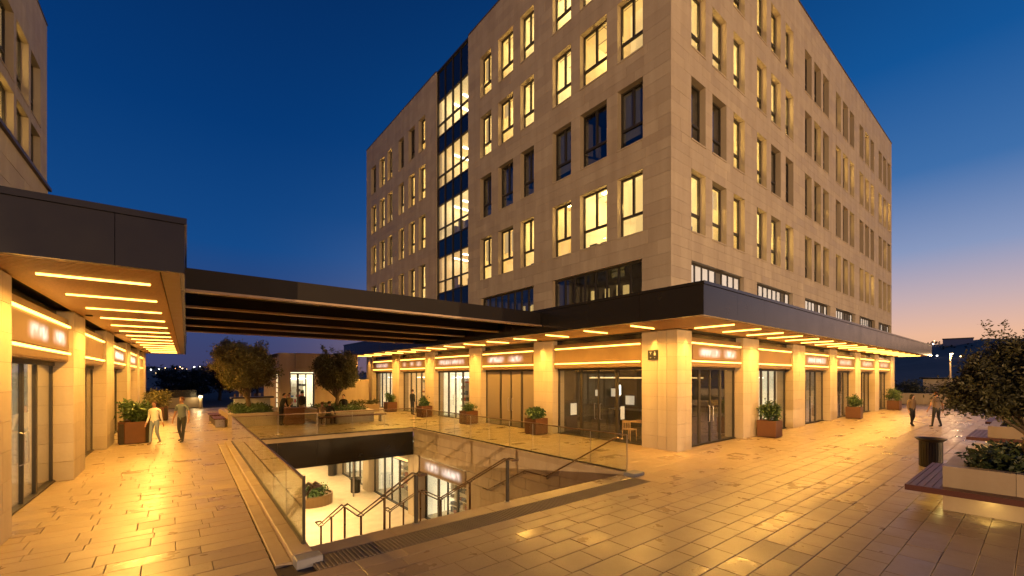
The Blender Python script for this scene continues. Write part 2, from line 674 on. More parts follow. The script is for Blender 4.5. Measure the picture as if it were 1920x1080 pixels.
M_ROOMDIM = room_mat('dim_lit_room', (1, .66, .20), .48)
M_CEIL = [room_mat('lit_ceiling_a', (1, .62, .20), .86), room_mat('lit_ceiling_b', (1, .68, .27), .95), room_mat('lit_ceiling_c', (1, .57, .16), .66)]
M_BLINDLIT = room_mat('lit_roller_blind', (1, .62, .22), .48)
M_PANELLIT = room_mat('lit_display_panel', (1, .86, .62), .5)
M_CLERE = room_mat('opal_pane', (.80, .80, .76), .30, (.5, .5, .5))
M_SHOPW = room_mat('bright_shop_wall', (1, .85, .52), .95, (.8, .78, .7))
M_SHOPWARM = room_mat('warm_shop_wall', (1, .60, .20), .60, (.6, .48, .34))
M_SHOPPALE = room_mat('pale_shop_wall', (1, .78, .42), .55, (.6, .55, .45))
M_SHOPLOW = room_mat('low_lit_shop_wall', (1, .62, .24), .32, (.4, .33, .25))
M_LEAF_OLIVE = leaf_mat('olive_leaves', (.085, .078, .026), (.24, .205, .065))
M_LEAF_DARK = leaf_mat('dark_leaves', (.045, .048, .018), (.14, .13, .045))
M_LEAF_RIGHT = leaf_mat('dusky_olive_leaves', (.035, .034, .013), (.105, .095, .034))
M_LEAF_HEDGE = leaf_mat('hedge_leaves', (.014, .024, .010), (.05, .07, .024))
M_LEAF_BUSH = leaf_mat('glossy_bush_leaves', (.025, .05, .014), (.10, .16, .05))
M_LEAF_FAR = leaf_mat('far_tree_leaves', (.012, .016, .012), (.035, .04, .026))
M_GOODS = [plain('goods_red', (.35, .04, .03), .6), plain('goods_dark', (.03, .03, .04), .6), plain('goods_tan', (.4, .25, .12), .6),
           plain('goods_pale', (.6, .56, .5), .6), plain('goods_green', (.08, .14, .08), .6), plain('goods_blue', (.06, .1, .22), .6)]

# ------------------------------------------------------------------ lengths shared by the setting
PX0, PX1, PY0, PY1 = 1.6, 9.46, 7.0, 19.5       # the stair well
LOW = -4.3                                       # floor of the lower level


def EL(y):                                       # line of the left glass
    return 1.6 + .028 * (y - 7)


A_LEFT = math.radians(90 - 1.6)
FL = FR(-1.97, 10.55, A_LEFT)                    # left building: x runs away from the camera
FM = FR(13.64, 0, -math.pi / 2)                  # main building, long left side: x = -Y
FMU = FR(13.64, 0, -math.pi / 2)
FRT = FR(0, 7.89, 0)                             # main building, right side piers
FRU = FR(0, 8.12, 0)                             # main building, right side upper wall
FPW = FR(PX1, 0, -math.pi / 2)                   # right wall of the stair well


def left_x(y):                                   # plan X of the left shopfront line at Y
    return -1.97 + .028 * (y - 10.55)


def cuts(lo, hi, hs, fixed=(), rnd=RND):
    """row limits from lo to hi that also fall on every fixed value"""
    marks = sorted({lo, hi, *[f for f in fixed if lo < f < hi]})
    out = [lo]
    for a, b in zip(marks, marks[1:]):
        L = b - a
        if isinstance(hs, tuple):
            n = max(1, round(L / ((hs[0] + hs[1]) / 2)))
            ws = [rnd.uniform(*hs) for _ in range(n)]
        else:
            n = max(1, round(L / hs))
            ws = [1] * n
        s = sum(ws)
        z = a
        for w in ws:
            z += w / s * L
            out.append(z)
    return out


def free(lo, hi, blocks):
    iv = [(lo, hi)]
    for a, b in blocks:
        nx = []
        for p, q in iv:
            if b <= p or a >= q:
                nx.append((p, q))
            else:
                if a - p > .03:
                    nx.append((p, a))
                if q - b > .03:
                    nx.append((b, q))
        iv = nx
    return iv


def split_len(a, b, lo, hi, rnd=RND):
    L = b - a
    n = max(1, round(L / rnd.uniform(lo, hi)))
    ws = [rnd.uniform(.65, 1.35) for _ in range(n)]
    s = sum(ws)
    out = [a]
    for w in ws:
        out.append(out[-1] + w / s * L)
    out[-1] = b
    return out


# ------------------------------------------------------------------ ground, plaza, terrain
def structure(o):
    o['kind'] = 'structure'
    return o


g = MB()
BIG = 900
for x0, x1, y0, y1 in ((-BIG, PX0 - .2, -BIG, BIG), (PX1 + .3, BIG, -BIG, BIG), (PX0 - .2, PX1 + .3, -BIG, 6.75), (PX0 - .2, PX1 + .3, PY1 + .3, BIG)):
    g.face([(x0, y0, -.075), (x1, y0, -.075), (x1, y1, -.075), (x0, y1, -.075)])
structure(g.build('ground', M_EARTH))

plaza = empty('plaza', (0, 0, 0), kind='structure')
bed = MB()
for x0, x1, y0, y1 in ((-14, PX0 - .1, -14, 44), (PX1 + .2, 13.9, -14, 44), (13.9, 64, -14, 8.4), (PX0 - .1, PX1 + .2, -14, 6.8), (PX0 - .1, PX1 + .2, PY1 + .2, 44)):
    bed.face([(x0, y0, -.045), (x1, y0, -.045), (x1, y1, -.045), (x0, y1, -.045)])
bed.build('paving_bed', M_BED, plaza)

pavers = []
ys = cuts(-9, 43.5, (.26, .45), (6.1, 6.62, 7.0, PY1 + .42))
for y0, y1 in zip(ys, ys[1:]):
    ym = (y0 + y1) / 2
    blocks = []
    if 6.1 <= ym <= 6.62:
        blocks.append((EL(ym) - .02, 9.36))
    if ym > 6.62:
        if ym < PY1 + .42:
            blocks.append((EL(ym) - .455, PX1 + .32))
    if 6.3 < ym <= 6.62:
        blocks.append((EL(ym) - .455, EL(ym) + .02))
    xr = 13.96 if ym > 8.22 else 63.5
    xl = left_x(ym) - .36 if ym > 9 else -13.0
    for a, b in free(xl, xr, blocks):
        xs = split_len(a, b, .55, .88)
        for x0, x1 in zip(xs, xs[1:]):
            c = ((x0 + x1) / 2, ym, 0)
            if not in_view(c, 420) or (c[0] > 14.0 and ym > 8.25):
                continue
            q = proj(c)
            if q is None or q[2] < 3.2:
                continue
            vis = -10 < q[0] < 1930 and q[1] < 1090
            pavers.append(((x1 - x0) * (y1 - y0) / q[2] ** 3 * (1 if vis else .01), x0, x1, y0, y1))
pavers.sort(key=lambda p: -p[0])
rest = MB()
for i, (_, x0, x1, y0, y1) in enumerate(pavers):
    t = min(1, max(0, RND.gauss(.52, .20)))
    zt = RND.uniform(-.0018, .0018)
    tl = (RND.gauss(0, .0016), RND.gauss(0, .0024))
    gp = .0035
    m = MB() if i < 300 else rest
    m.paver(x0 + gp, x1 - gp, y0 + gp, y1 - gp, zt, 0, t, tilt=tl)
    if i < 300:
        m.build('paving_stone', M_PAVE, plaza)
rest.build('paving', M_PAVE, plaza)['kind'] = 'stuff'

# tactile warning strip in front of the stairs
tac = empty('tactile_strip', (0, 0, 0), kind='structure')
b = MB(); b.box(EL(6.3), 9.34, 6.105, 6.615, -.04, -.004, t=.2)
M_TACT = stone_mat('tactile_tile', (.10, .078, .06), (.16, .125, .095), (.5, .7), .1)
b.build('strip_bed', M_TACT, tac)
b = MB()
x = EL(6.3) + .02
while x < 9.32:
    b.box(x, x + .035, 6.12, 6.60, -.004, .006, t=RND.random(), top=.006, skip='b')
    x += .062
b.build('ribs', M_TACT, tac)['kind'] = 'stuff'

# landing slabs at the head of the stairs
land = empty('stair_landing', (0, 0, 0), kind='structure')
xs = split_len(EL(6.8) + .02, 9.36, 1.0, 1.6)
for a, b_ in zip(xs, xs[1:]):
    m = MB(); m.paver(a + .004, b_ - .004, 6.624, 7.04, .0, t=RND.random(), dep=.16)
    m.build('landing_slab', M_PAVE, land)

# stairs
stairs = empty('stairs', (5.5, 7, 0), kind='structure')
def flight(y0, z0, y1, z1, n):
    dz, dy = (z1 - z0) / n, (y1 - y0) / (n - 1)
    for i in range(n - 1):
        m = MB(); m.paver(EL(y0) + .06, PX1 - .03, y0 + i * dy, y0 + (i + 1) * dy + .02, z0 + (i + 1) * dz, t=RND.random(), dep=abs(dz) + .1)
        m.build('step', M_PAVE, stairs)
def lnd(y0, y1, z):
    m = MB(); m.paver(EL(y0) + .06, PX1 - .03, y0, y1, z, t=.5, dep=.3); m.build('half_landing', M_PAVE, stairs)
flight(7.04, 0, 9.8, -1.47, 9)
lnd(9.82, 10.9, -1.47)
flight(10.9, -1.47, 13.0, -2.55, 7)
lnd(13.02, 13.9, -2.55)
flight(13.9, -2.55, 17.2, LOW, 11)

# kerb beside the left glass
kerb = empty('glass_kerb', (0, 0, 0), kind='structure')
ys = split_len(6.62, PY1 + .4, 1.3, 1.7)
for a, b_ in zip(ys, ys[1:]):
    for (o0, o1, z1) in ((-.43, -.225, .002), (-.22, .05, .09)):
        m = MB()
        n0 = len(m.v)
        m.paver(o0, o1, a + .004, b_ - .004, z1, t=RND.random(), b=.012, dep=z1 + .35 if o1 > 0 else z1 + .05)
        for v in m.v:
            v.x += EL(v.y)
        m.build('kerb_stone', M_KERB, kerb)
m = MB(); m.paver(EL(6.5) - .21, EL(6.5) + .13, 6.38, 6.612, .085, t=.4, b=.015, dep=.2); m.build('kerb_end_block', M_COOL, kerb)

# stair well: right wall of stone panels, back edge, lower hall
well = empty('stair_well_wall', (PX1, 7, LOW), kind='structure')
shopL = (14.7, 18.95)
ops = [(-shopL[1], -shopL[0], LOW, -1.23)]
wl_ = MB(); low_st = []
zs = cuts(LOW, -.12, .44, (-1.23,))
for z0, z1 in zip(zs, zs[1:]):
    bl = [(o[0], o[1]) for o in ops if o[2] < (z0 + z1) / 2 < o[3]]
    for a, b_ in free(-PY1 + .02, -6.9, bl):
        wl_.face([FPW(a, .03, z0), FPW(b_, .03, z0), FPW(b_, .03, z1), FPW(a, .03, z1)])
        xs = split_len(a, b_, .8, 1.2)
        for p, q in zip(xs, xs[1:]):
            m = MB(); m.slab(FPW, p + .004, q - .004, z0 + .004, z1 - .004, RND.uniform(0, .003), t=min(1, max(0, RND.gauss(.5, .2))))
            m.build('wall_stone', M_WALL, well)
wl_.box(-7.0, -6.9, .03, .3, LOW, -.05, F=FPW)
wl_.build('backing', M_MORTAR, well)
m = MB(); m.box(-shopL[1] - .001, -shopL[1] + .0, .03, .5, LOW, -1.23, F=FPW); m.box(-shopL[0], -shopL[0] + .02, .03, .5, LOW, -1.23, F=FPW); m.build('opening_side', M_PIER, well)
lw = MB()
lw.face([(EL(7) + .05, 6.9, -.2), (EL(19.5) + .05, 19.5, -.2), (EL(19.5) + .05, 19.5, LOW), (EL(7) + .05, 6.9, LOW)])
lw.face([(EL(7), 7.0, -.2), (PX1, 7.0, -.2), (PX1, 7.0, LOW), (EL(7), 7.0, LOW)])
structure(lw.build('stair_well_side', M_WALL, origin=(1.6, 7, LOW)))
cop = empty('stair_well_coping', (PX1, 19.5, 0), kind='structure')
ys = split_len(6.95, PY1 + .36, 1.1, 1.4)
for a, b_ in zip(ys, ys[1:]):
    m = MB(); m.paver(PX1 - .035, PX1 + .30, a + .003, b_ - .003, .06, t=RND.random(), b=.01, dep=.19); m.build('coping_stone', M_KERB, cop)
xs = split_len(EL(PY1) + .06, PX1 - .04, 1.1, 1.5)
for a, b_ in zip(xs, xs[1:]):
    m = MB(); m.paver(a + .003, b_ - .003, PY1 - .02, PY1 + .40, .06, t=RND.random(), b=.01, dep=.16); m.build('coping_stone', M_KERB, cop)
m = MB(); m.paver(PX1 - .10, PX1 + .36, 6.62, 6.94, .09, t=.5, b=.015, dep=.15); m.build('coping_end_block', M_COOL, cop)

edge = empty('slab_edge', (5.5, PY1, -1.2), kind='structure')
xs = cuts(EL(PY1) + .06, PX1 - .02, 1.5)
for a, b_ in zip(xs, xs[1:]):
    m = MB(); m.box(a + .004, b_ - .004, PY1, PY1 + .05, -1.14, -.105); m.build('edge_panel', M_FASCIA, edge)
m = MB(); m.box(EL(PY1) + .06, PX1 - .02, PY1 - .03, PY1 + .35, -1.24, -1.145); m.build('edge_flange', M_FASCIA, edge)
m = MB(); m.box(-8, PX1, PY1 + .06, 44, -1.20, -.10); m.build('slab', M_WHITE, edge)

hall = empty('lower_hall', (3, 30, LOW), kind='structure')
m = MB(); m.box(-8, 14, 6.5, 44, LOW - .2, LOW); m.build('hall_floor', M_FLOOR, hall)
m = MB(); m.box(-8.2, -8, PY1, 44, LOW, -1.2); m.box(-8.2, 14, 44, 44.2, LOW, -1.2); m.build('hall_wall', M_WALL, hall)
# hall side with shops: pilasters
hb = [(20.1, 25.2), (26.2, 31.2), (32.2, 37.2)]
m = MB()
for a, b_ in ((19.5, 20.1), (25.2, 26.2), (31.2, 32.2), (37.2, 44)):
    m.box(-b_, -a, -.12 if a > 20 else 0, .5, LOW, -1.2, F=FPW)
m.build('pilaster', M_PIER, hall)
m = MB()
for a, b_ in hb:
    m.box(-b_, -a, .1, .5, -1.75, -1.2, F=FPW)
m.build('shop_lintel', M_PIER, hall)
for a, b_ in hb:
    m = MB(); m.box(-b_ + .1, -a - .1, -.02, .08, -1.72, -1.64, F=FPW); m.build('light_strip', M_LEDSOFT, hall)
for x in (0.5, 3.5, 6.8):
    for y in (22.5, 27.5, 32.5, 38):
        m = MB(); m.box(x - .9, x + .9, y - .06, y + .06, -1.235, -1.2); m.build('ceiling_light', M_WARMLAMP, hall)
        lamp('hall_light', 'AREA', (x, y, -1.27), 250, (1, .66, .26), hall, (0, 0, -1), shape='RECTANGLE', size=1.8, size_y=.12)


for x in (3.6, 5.6, 7.6):  # strips added under the slab edge to brighten the stair well wall
    m = MB(); m.box(x - .7, x + .7, 19.93, 19.97, -1.235, -1.2); m.build('edge_light', M_WARMLAMP, hall)
    lamp('edge_beam', 'AREA', (x, 19.95, -1.26), 75, (1, .66, .28), hall, (0, -1, -.75), shape='RECTANGLE', size=1.4, size_y=.05)
# ------------------------------------------------------------------ windows
WCACHE = {}


def window_meshes(w, h, layout, state):
    key = (round(w, 2), round(h, 2), layout, state)
    if key in WCACHE:
        return WCACHE[key]
    rnd = random.Random(hash(key) & 0xffff)
    d = .32
    rv = MB()
    for q in (((0, 0, 0), (0, d, 0), (0, d, h), (0, 0, h)), ((w, d, 0), (w, 0, 0), (w, 0, h), (w, d, h)),
              ((0, 0, h), (0, d, h), (w, d, h), (w, 0, h))):
        rv.face(q, t=.45)
    rv.box(-.015, w + .015, -.025, d, -.05, .004, t=.62)
    fr = MB()
    o, y0, y1 = .06, d - .085, d - .005
    th = h * .345
    fr.box(0, o, y0, y1, .005, h)
    fr.box(w - o, w, y0, y1, .005, h)
    fr.box(o, w - o, y0, y1, .005, o)
    fr.box(o, w - o, y0, y1, h - o, h)
    fr.box(o, w - o, y0 - .01, y1, th - .045, th + .045)
    spans = []
    if layout == 2:
        xm = w * .5
        fr.box(xm - .04, xm + .04, y0 - .012, y1, th + .045, h - o)
        spans = [(o, xm - .04, th + .045, h - o), (xm + .04, w - o, th + .045, h - o)]
    elif layout == 1:
        fr.box(o, o + .13, y0 - .012, y1, th + .045, h - o)
        spans = [(o + .13, w - o, th + .045, h - o)]
    spans.append((o, w - o, o, th - .045))
    panes = []
    for a, b_, c, e in spans:
        p = MB(); p.box(a - .01, b_ + .01, d - .052, d - .04, c - .01, e + .01)
        panes.append(p.mesh('pane', M_GLASS))
    # room behind
    rm = MB()
    x0, x1, ya, yb, z0, z1 = -.22, w + .22, d + .0, 3.6, -.5, h + .28
    dark = state in ('dark', 'blind')
    rm.face([(x0, yb, z0), (x1, yb, z0), (x1, yb, z1), (x0, yb, z1)], 0)
    rm.face([(x0, ya, z0), (x0, yb, z0), (x0, yb, z1), (x0, ya, z1)], 0)
    rm.face([(x1, ya, z0), (x1, yb, z0), (x1, yb, z1), (x1, ya, z1)], 0)
    rm.face([(x0, ya, z0), (x1, ya, z0), (x1, yb, z0), (x0, yb, z0)], 2)
    rm.face([(x0, ya, z1), (x1, ya, z1), (x1, yb, z1), (x0, yb, z1)], 1)
    # wall strip round the opening so no room edge shows
    rm.face([(x0, ya, h), (x1, ya, h), (x1, ya, z1), (x0, ya, z1)], 2)
    kinds = state.split('_')
    if not dark:
        for k in range(rnd.choice((1, 1, 2))):
            xx = rnd.uniform(.1, w - .3)
            yy = rnd.uniform(.75, 1.8)
            if rnd.random() < .6:
                rm.box(xx, xx + .13, yy, yy + 1.2, z1 - .05, z1 - .01, 3)
            else:
                rm.box(xx - .2, xx + .5, yy, yy + .14, z1 - .05, z1 - .01, 3)
        if rnd.random() < .35:
            rm.lathe([(.02, h - .25), (.11, h - .42), (.11, h - .45), (.0, h - .45)], (w * rnd.uniform(.3, .7), 1.6), 10, 3)
        # things stood along the sill
        x = .08
        while x < w - .2:
            ww = rnd.uniform(.12, .38)
            if rnd.random() < .7:
                hh = rnd.uniform(.12, .62)
                yy = d + rnd.uniform(.12, .5)
                rm.box(x, min(w - .05, x + ww), yy, yy + .25, z0, hh, rnd.choice((2, 4, 4)))
            x += ww + rnd.uniform(.02, .2)
        rm.box(x0, x1, d + .7, d + 1.4, .12, .17, 4)
    if not dark:
        for i in range(4):
            rm.box(x0, x1, .7 + i * .6, .725 + i * .6, z1 - .012, z1 - .002, 4)
        xx = (x0 + x1) / 2
        rm.box(xx - .012, xx + .012, ya, yb, z1 - .011, z1 - .001, 4)
    if not dark and rnd.random() < .38:
        zb = h * rnd.uniform(.35, .8)
        for a, b_, c, e in spans[:1] if rnd.random() < .5 else spans:
            if e > zb:
                rm.face([(a, d + .05, max(c, zb)), (b_, d + .05, max(c, zb)), (b_, d + .05, e), (a, d + .05, e)], 5)
    if state == 'blind':
        rm.face([(0, d + .04, h * rnd.uniform(.0, .35)), (w, d + .04, h * .2), (w, d + .04, h), (0, d + .04, h)], 0)
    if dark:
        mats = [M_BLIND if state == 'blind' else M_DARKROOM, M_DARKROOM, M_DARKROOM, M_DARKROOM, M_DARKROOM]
    elif state.startswith('dim'):
        mats = [M_ROOMDIM, M_ROOMDIM, M_WHITE, M_LEDSOFT, M_BRASS, M_ROOMDIM]
    else:
        k = int(kinds[1]) % 3
        mats = [M_ROOM[k], M_CEIL[k], M_ROOM[(k + 1) % 3], M_ROOMLAMP, M_BLIND, M_BLINDLIT]
    res = (fr.mesh('window_frame', M_FRAME), rv.mesh('reveal', M_WALL), panes, rm.mesh('room', mats))
    WCACHE[key] = res
    return res


def window(F, x, z, w, h, layout, state, parent):
    fr, rv, panes, rm = window_meshes(w, h, layout, state)
    o = place('window', fr, parent, F(x, 0, z), F.a)
    sub('reveal', rv, o)
    for p in panes:
        sub('pane', p, o)
    sub('room', rm, o)
    if state.startswith(('lit', 'dim')):  # added spot aimed out through the glass so the stone reveals glow
        l_ = lamp('room_light', 'SPOT', (w * .5, .82, h * .66), 50 if state[0] == 'l' else 32, (1, .60, .15), None, (0, -1, -.1), spot_size=math.radians(150), spot_blend=.3, shadow_soft_size=.04)
        l_.parent = o
    return o


def strip_window(F, x0, x1, z0, z1, n, parent, lit):
    """long low window over the canopy with n upright panes"""
    w, h, d = x1 - x0, z1 - z0, .26
    rv = MB()
    for q in (((x0, 0, z0), (x0, d, z0), (x0, d, z1), (x0, 0, z1)), ((x1, d, z0), (x1, 0, z0), (x1, 0, z1), (x1, d, z1)),
              ((x0, 0, z1), (x0, d, z1), (x1, d, z1), (x1, 0, z1))):
        rv.face([F(*p) for p in q], t=.4)
    fr = MB()
    fr.box(x0, x1, d - .08, d, z1 - .07, z1, F=F)
    fr.box(x0, x1, d - .08, d, z0, z0 + .06, F=F)
    for i in range(n + 1):
        xx = x0 + (w - .07) * i / n
        fr.box(xx, xx + .07, d - .085, d, z0 + .06, z1 - .07, F=F)
    o = fr.build('window', M_FRAME, parent)
    rv.build('reveal', M_WALL, o)
    for i in range(n):
        a = x0 + (w - .07) * i / n + .06
        p = MB(); p.box(a, a + (w - .07) / n, d - .045, d - .03, z0 + .05, z1 - .06, F=F)
        if lit:
            q = p.build('pane', M_CLERE if RND.random() < .8 else M_BLIND, o)
        else:
            q = p.build('pane', M_GLASS, o)
    rm = MB()
    if not lit:
        rm.box(x0 - .2, x1 + .2, d + .02, 3.2, z0, z1 + .2, 0, F=F, skip='f')
        for i in range(5):
            if RND.random() < .6:
                a = RND.uniform(x0, x1 - .4)
                rm.box(a, a + RND.uniform(.1, .3), 2.2, 2.3, z0 + .3, z1 - RND.uniform(.1, .5), 1, F=F)
        rm.build('room', [M_DARKROOM, M_ROOMDIM], o)


# ------------------------------------------------------------------ main building
main = empty('office_building', (13.64, 7.89, 0), label='large pale stone office block with rows of lit windows over a canopied shop arcade', cat='building')
ZT = 22.4
ROWS = [(7.96, 10.26), (11.36, 13.66), (14.76, 17.06), (18.10, 20.40)]     # from the canopy up
stones = []


def clad(F, x0, x1, z0, z1, ops, tag_=None):
    """stone courses with the openings left free; collects stones, returns the mortar wall behind"""
    back = MB()
    zs = cuts(z0, z1, .43, [v for o in ops for v in o[2:4]])
    for a, b_ in zip(zs, zs[1:]):
        zm = (a + b_) / 2
        bl = [(o[0], o[1]) for o in ops if o[2] < zm < o[3]]
        for p, q in free(x0, x1, bl):
            back.face([F(p, .02, a), F(q, .02, a), F(q, .02, b_), F(p, .02, b_)])
            xs = split_len(p, q, .7, 1.15)
            for u, v in zip(xs, xs[1:]):
                c = proj(F((u + v) / 2, 0, zm))
                sz = 0
                if c:
                    k0, k1 = proj(F(u, 0, zm)), proj(F(v, 0, zm))
                    if k0 and k1:
                        vis = -20 < c[0] < 1940 and -20 < c[1] < 1100
                        sz = abs(k1[0] - k0[0]) * (b_ - a) * FOC / c[2] * (1 if vis else 1e-4)
                stones.append((sz, F, u, v, a, b_))
    return back


def flush_stones(parent, name='cladding_stone', limit=300, mat=None, jit=.004):
    stones.sort(key=lambda s: -s[0])
    rest = MB()
    for i, (sz, F, u, v, a, b_) in enumerate(stones):
        m = MB() if i < limit else rest
        m.slab(F, u + .0022, v - .0022, a + .0022, b_ - .0022, RND.uniform(-jit * .5, jit * .5), t=min(1, max(0, RND.gauss(.5, .24))), b=.003)
        if i < limit:
            m.build(name, mat or M_WALL, parent)
    if rest.f:
        rest.build(name.rsplit('_', 1)[0] + '_courses', mat or M_WALL, parent)['kind'] = 'stuff'
    stones.clear()


# left side of the block, written as Y limits
Y = lambda a, b_: (-b_, -a)
LB = [[(9.26, 10.40), (10.92, 12.34), (12.86, 14.0)], [(15.27, 16.27), (16.85, 18.1), (18.72, 19.78)]]
LW = [[(26.32, 27.3), (27.9, 28.9), (29.7, 30.62)], [(31.8, 32.7), (33.3, 34.35), (35.1, 36.2)]]
ops = []
for bay in LB:
    for (a, b_) in bay:
        for r in ROWS:
            ops.append((*Y(a, b_), *r))
strips_left = [(9.3, 14.0), (15.3, 19.7)]
for a, b_ in strips_left:
    ops.append((*Y(a, b_), 5.3, 6.95))
back = clad(FMU, -20.99, -8.12, 5.0, ZT, ops)
ops2 = []
for bay in LW:
    for (a, b_) in bay:
        for r in ROWS:
            ops2.append((*Y(a, b_), *r))
b2 = clad(FMU, -37.3, -24.79, 5.0, ZT, ops2)
RBX = [15.0, 20.75, 26.95, 32.45, 37.9, 43.45]
RWIN = [(0, 1.06), (1.60, 1.18), (3.42, 1.06)]
RWIN2 = [(0, 1.06), (1.50, 1.14), (3.05, 1.06)]
ops3 = []
for k, bx in enumerate(RBX):
    for dx, w in (RWIN if k < 2 else RWIN2):
        for r in ROWS:
            ops3.append((bx + dx, bx + dx + w, *r))
    ops3.append((bx, bx + 4.4, 5.3, 6.88))
b3 = clad(FRU, 13.64, 48.0, 5.0, ZT, ops3)
for q in (back, b2, b3):
    q.build('wall', M_MORTAR, main)
flush_stones(main)
m = MB()
m.box(13.7, 48.0, 8.2, 37.3, ZT - .05, ZT - .02)
m.face([(48, 8.12, 0), (48, 37.3, 0), (48, 37.3, ZT), (48, 8.12, ZT)])
m.face([(13.64, 37.3, 0), (48, 37.3, 0), (48, 37.3, ZT), (13.64, 37.3, ZT)])
m.build('rear_wall', M_WALL, main)
cp = MB()
cp.box(13.62, 48.03, 8.09, 8.5, ZT, ZT + .07)
cp.box(13.62, 14.0, 8.503, 20.98, ZT, ZT + .07)
cp.box(13.62, 14.0, 24.8, 37.3, ZT, ZT + .07)
cp.build('parapet_cap', M_BRASS, main)

RSTATE = {0: ['lit'] * 3, 1: ['dark'] * 3, 2: ['lit'] * 3, 3: ['lit'] * 3}
for bi, bay in enumerate(LB):
    for r, (z0, z1) in enumerate(ROWS):
        for wi, (a, b_) in enumerate(bay):
            st = RSTATE[r][wi]
            if st == 'lit':
                st = 'lit_%d' % RND.randrange(9)
            elif bi == 0 and wi != 1:
                st = 'blind'
            window(FMU, -b_, z0, b_ - a, z1 - z0, 2, st, main)
for bi, bay in enumerate(LW):
    for r, (z0, z1) in enumerate(ROWS):
        for wi, (a, b_) in enumerate(bay):
            st = 'lit_%d' % RND.randrange(6)
            if r == 3 and ((bi == 0 and wi > 0) or (bi == 1 and wi == 2)):
                st = 'dark'
            window(FMU, -b_, z0, b_ - a, z1 - z0, 1, st, main)
L, D, N = 'lit', 'dark', 'dim'
RP = [[(L, L, L), (D, D, L), (L, L, L), (L, L, L)],
      [(L, L, L), (L, D, D), (L, L, L), (L, L, L)],
      [(N, N, N), (N, N, N), (D, N, D), (D, D, D)],
      [(N, N, N), (D, D, N), (N, L, L), (N, D, D)],
      [(N, L, L), (D, D, D), (N, L, L), (D, L, D)],
      [(N, N, N), (D, N, D), (L, L, L), (D, D, D)]]
for k, bx in enumerate(RBX):
    for r, (z0, z1) in enumerate(ROWS):
        for wi, (dx, w) in enumerate(RWIN if k < 2 else RWIN2):
            st = RP[k][r][wi]
            if st in (L, N):
                st = '%s_%d' % (st, RND.randrange(6))
            elif RND.random() < .4:
                st = 'blind'
            window(FRU, bx + dx, z0, w, z1 - z0, 1, st, main)
    strip_window(FRU, bx, bx + 4.4, 5.3, 6.88, 8, main, True)
for a, b_ in strips_left:
    strip_window(FMU, -b_, -a, 5.3, 6.95, 8, main, False)

# glazed stair tower between the two stone parts
gs = empty('curtain_wall', (13.64, 21, 0))
gs.parent = main
gs.location = Vector((13.64, 21, 0)) - W[main]
ga, gb, gd = -24.78, -21.0, .14
m = MB()
for i in range(5):
    xx = ga + (gb - ga - .07) * i / 4
    m.box(xx, xx + .07, gd - .08, gd + .05, 5.0, ZT - .1, F=FMU)
for z0, z1 in ROWS:
    for zz in (z0, z1, z0 + .75):
        m.box(ga + .07, gb - .07, gd - .06, gd + .05, zz - .035, zz + .035, F=FMU)
m.box(ga, gb, gd - .1, gd + .3, ZT - .1, ZT + .02, F=FMU)
m.build('mullion_grid', M_FRAME, gs)
bands = [(5.0, ROWS[0][0])] + [(ROWS[i][1], ROWS[i + 1][0]) for i in range(3)] + [(ROWS[3][1], ZT - .1)]
for z0, z1 in bands:
    for i in range(4):
        a = ga + (gb - ga - .07) * i / 4 + .07
        m = MB(); m.box(a, a + (gb - ga - .07) / 4 - .07, gd - .02, gd + .02, z0 + .035, z1 - .035, F=FMU)
        m.build('spandrel_panel', M_SPANDREL, gs)
for z0, z1 in ROWS:
    for i in range(4):
        a = ga + (gb - ga - .07) * i / 4 + .07
        for c, e in ((z0 + .035, z0 + .715), (z0 + .785, z1 - .035)):
            m = MB(); m.box(a, a + (gb - ga - .07) / 4 - .07, gd - .01, gd + .01, c, e, F=FMU)
            m.build('pane', M_GLASS, gs)
    m = MB()
    m.box(ga, gb, gd + .1, 4, z0 - .3, z1 + .15, 0, F=FMU, skip='ft')
    m.box(ga, gb, gd + .1, 4, z1 + .15, z1 + .2, 1, F=FMU, skip='f')
    for i in range(3):
        xx = ga + .4 + i * 1.2
        m.box(xx, xx + .12, 1.0, 2.4, z1 + .09, z1 + .14, 2, F=FMU)
    for i in range(6):
        xx = RND.uniform(ga, gb - .5)
        m.box(xx, xx + RND.uniform(.1, .5), 1.2, 1.5, z0 - .2, z0 + RND.uniform(.3, 1.6), 3, F=FMU)
    k = RND.randrange(3)
    m.build('room', [M_ROOM[k], M_CEIL[k], M_WHITELAMP, M_BRASS], gs)
m = MB()
m.box(-24.79, -24.78, 0, .4, 5, ZT, F=FMU); m.box(-21.0, -20.99, 0, .4, 5, ZT, F=FMU)
m.build('tower_cheek', M_WALL, main)


# ------------------------------------------------------------------ shopfronts
def pier(F, x0, x1, z1, parent, d=.75, name='pier'):
    core = MB(); core.box(x0 + .02, x1 - .02, .02, d - .02, 0, z1 - .01, F=F)
    o = core.build(name, M_MORTAR, parent)
    zs = cuts(0, z1, .46)
    for a, b_ in zip(zs, zs[1:]):
        w = x1 - x0
        xs = [x0, x1] if w < .75 else [x0, x0 + w * RND.uniform(.42, .58), x1]
        for u, v in zip(xs, xs[1:]):
            m = MB()
            j = RND.uniform(0, .003)
            m.box(u + (.003 if u > x0 else 0), v - (.003 if v < x1 else 0), j, d, a + .003, b_ - .003, 0, min(1, max(0, RND.gauss(.5, .2))), F=F)
            m.build('stone_block', M_PIER, o)
    return o


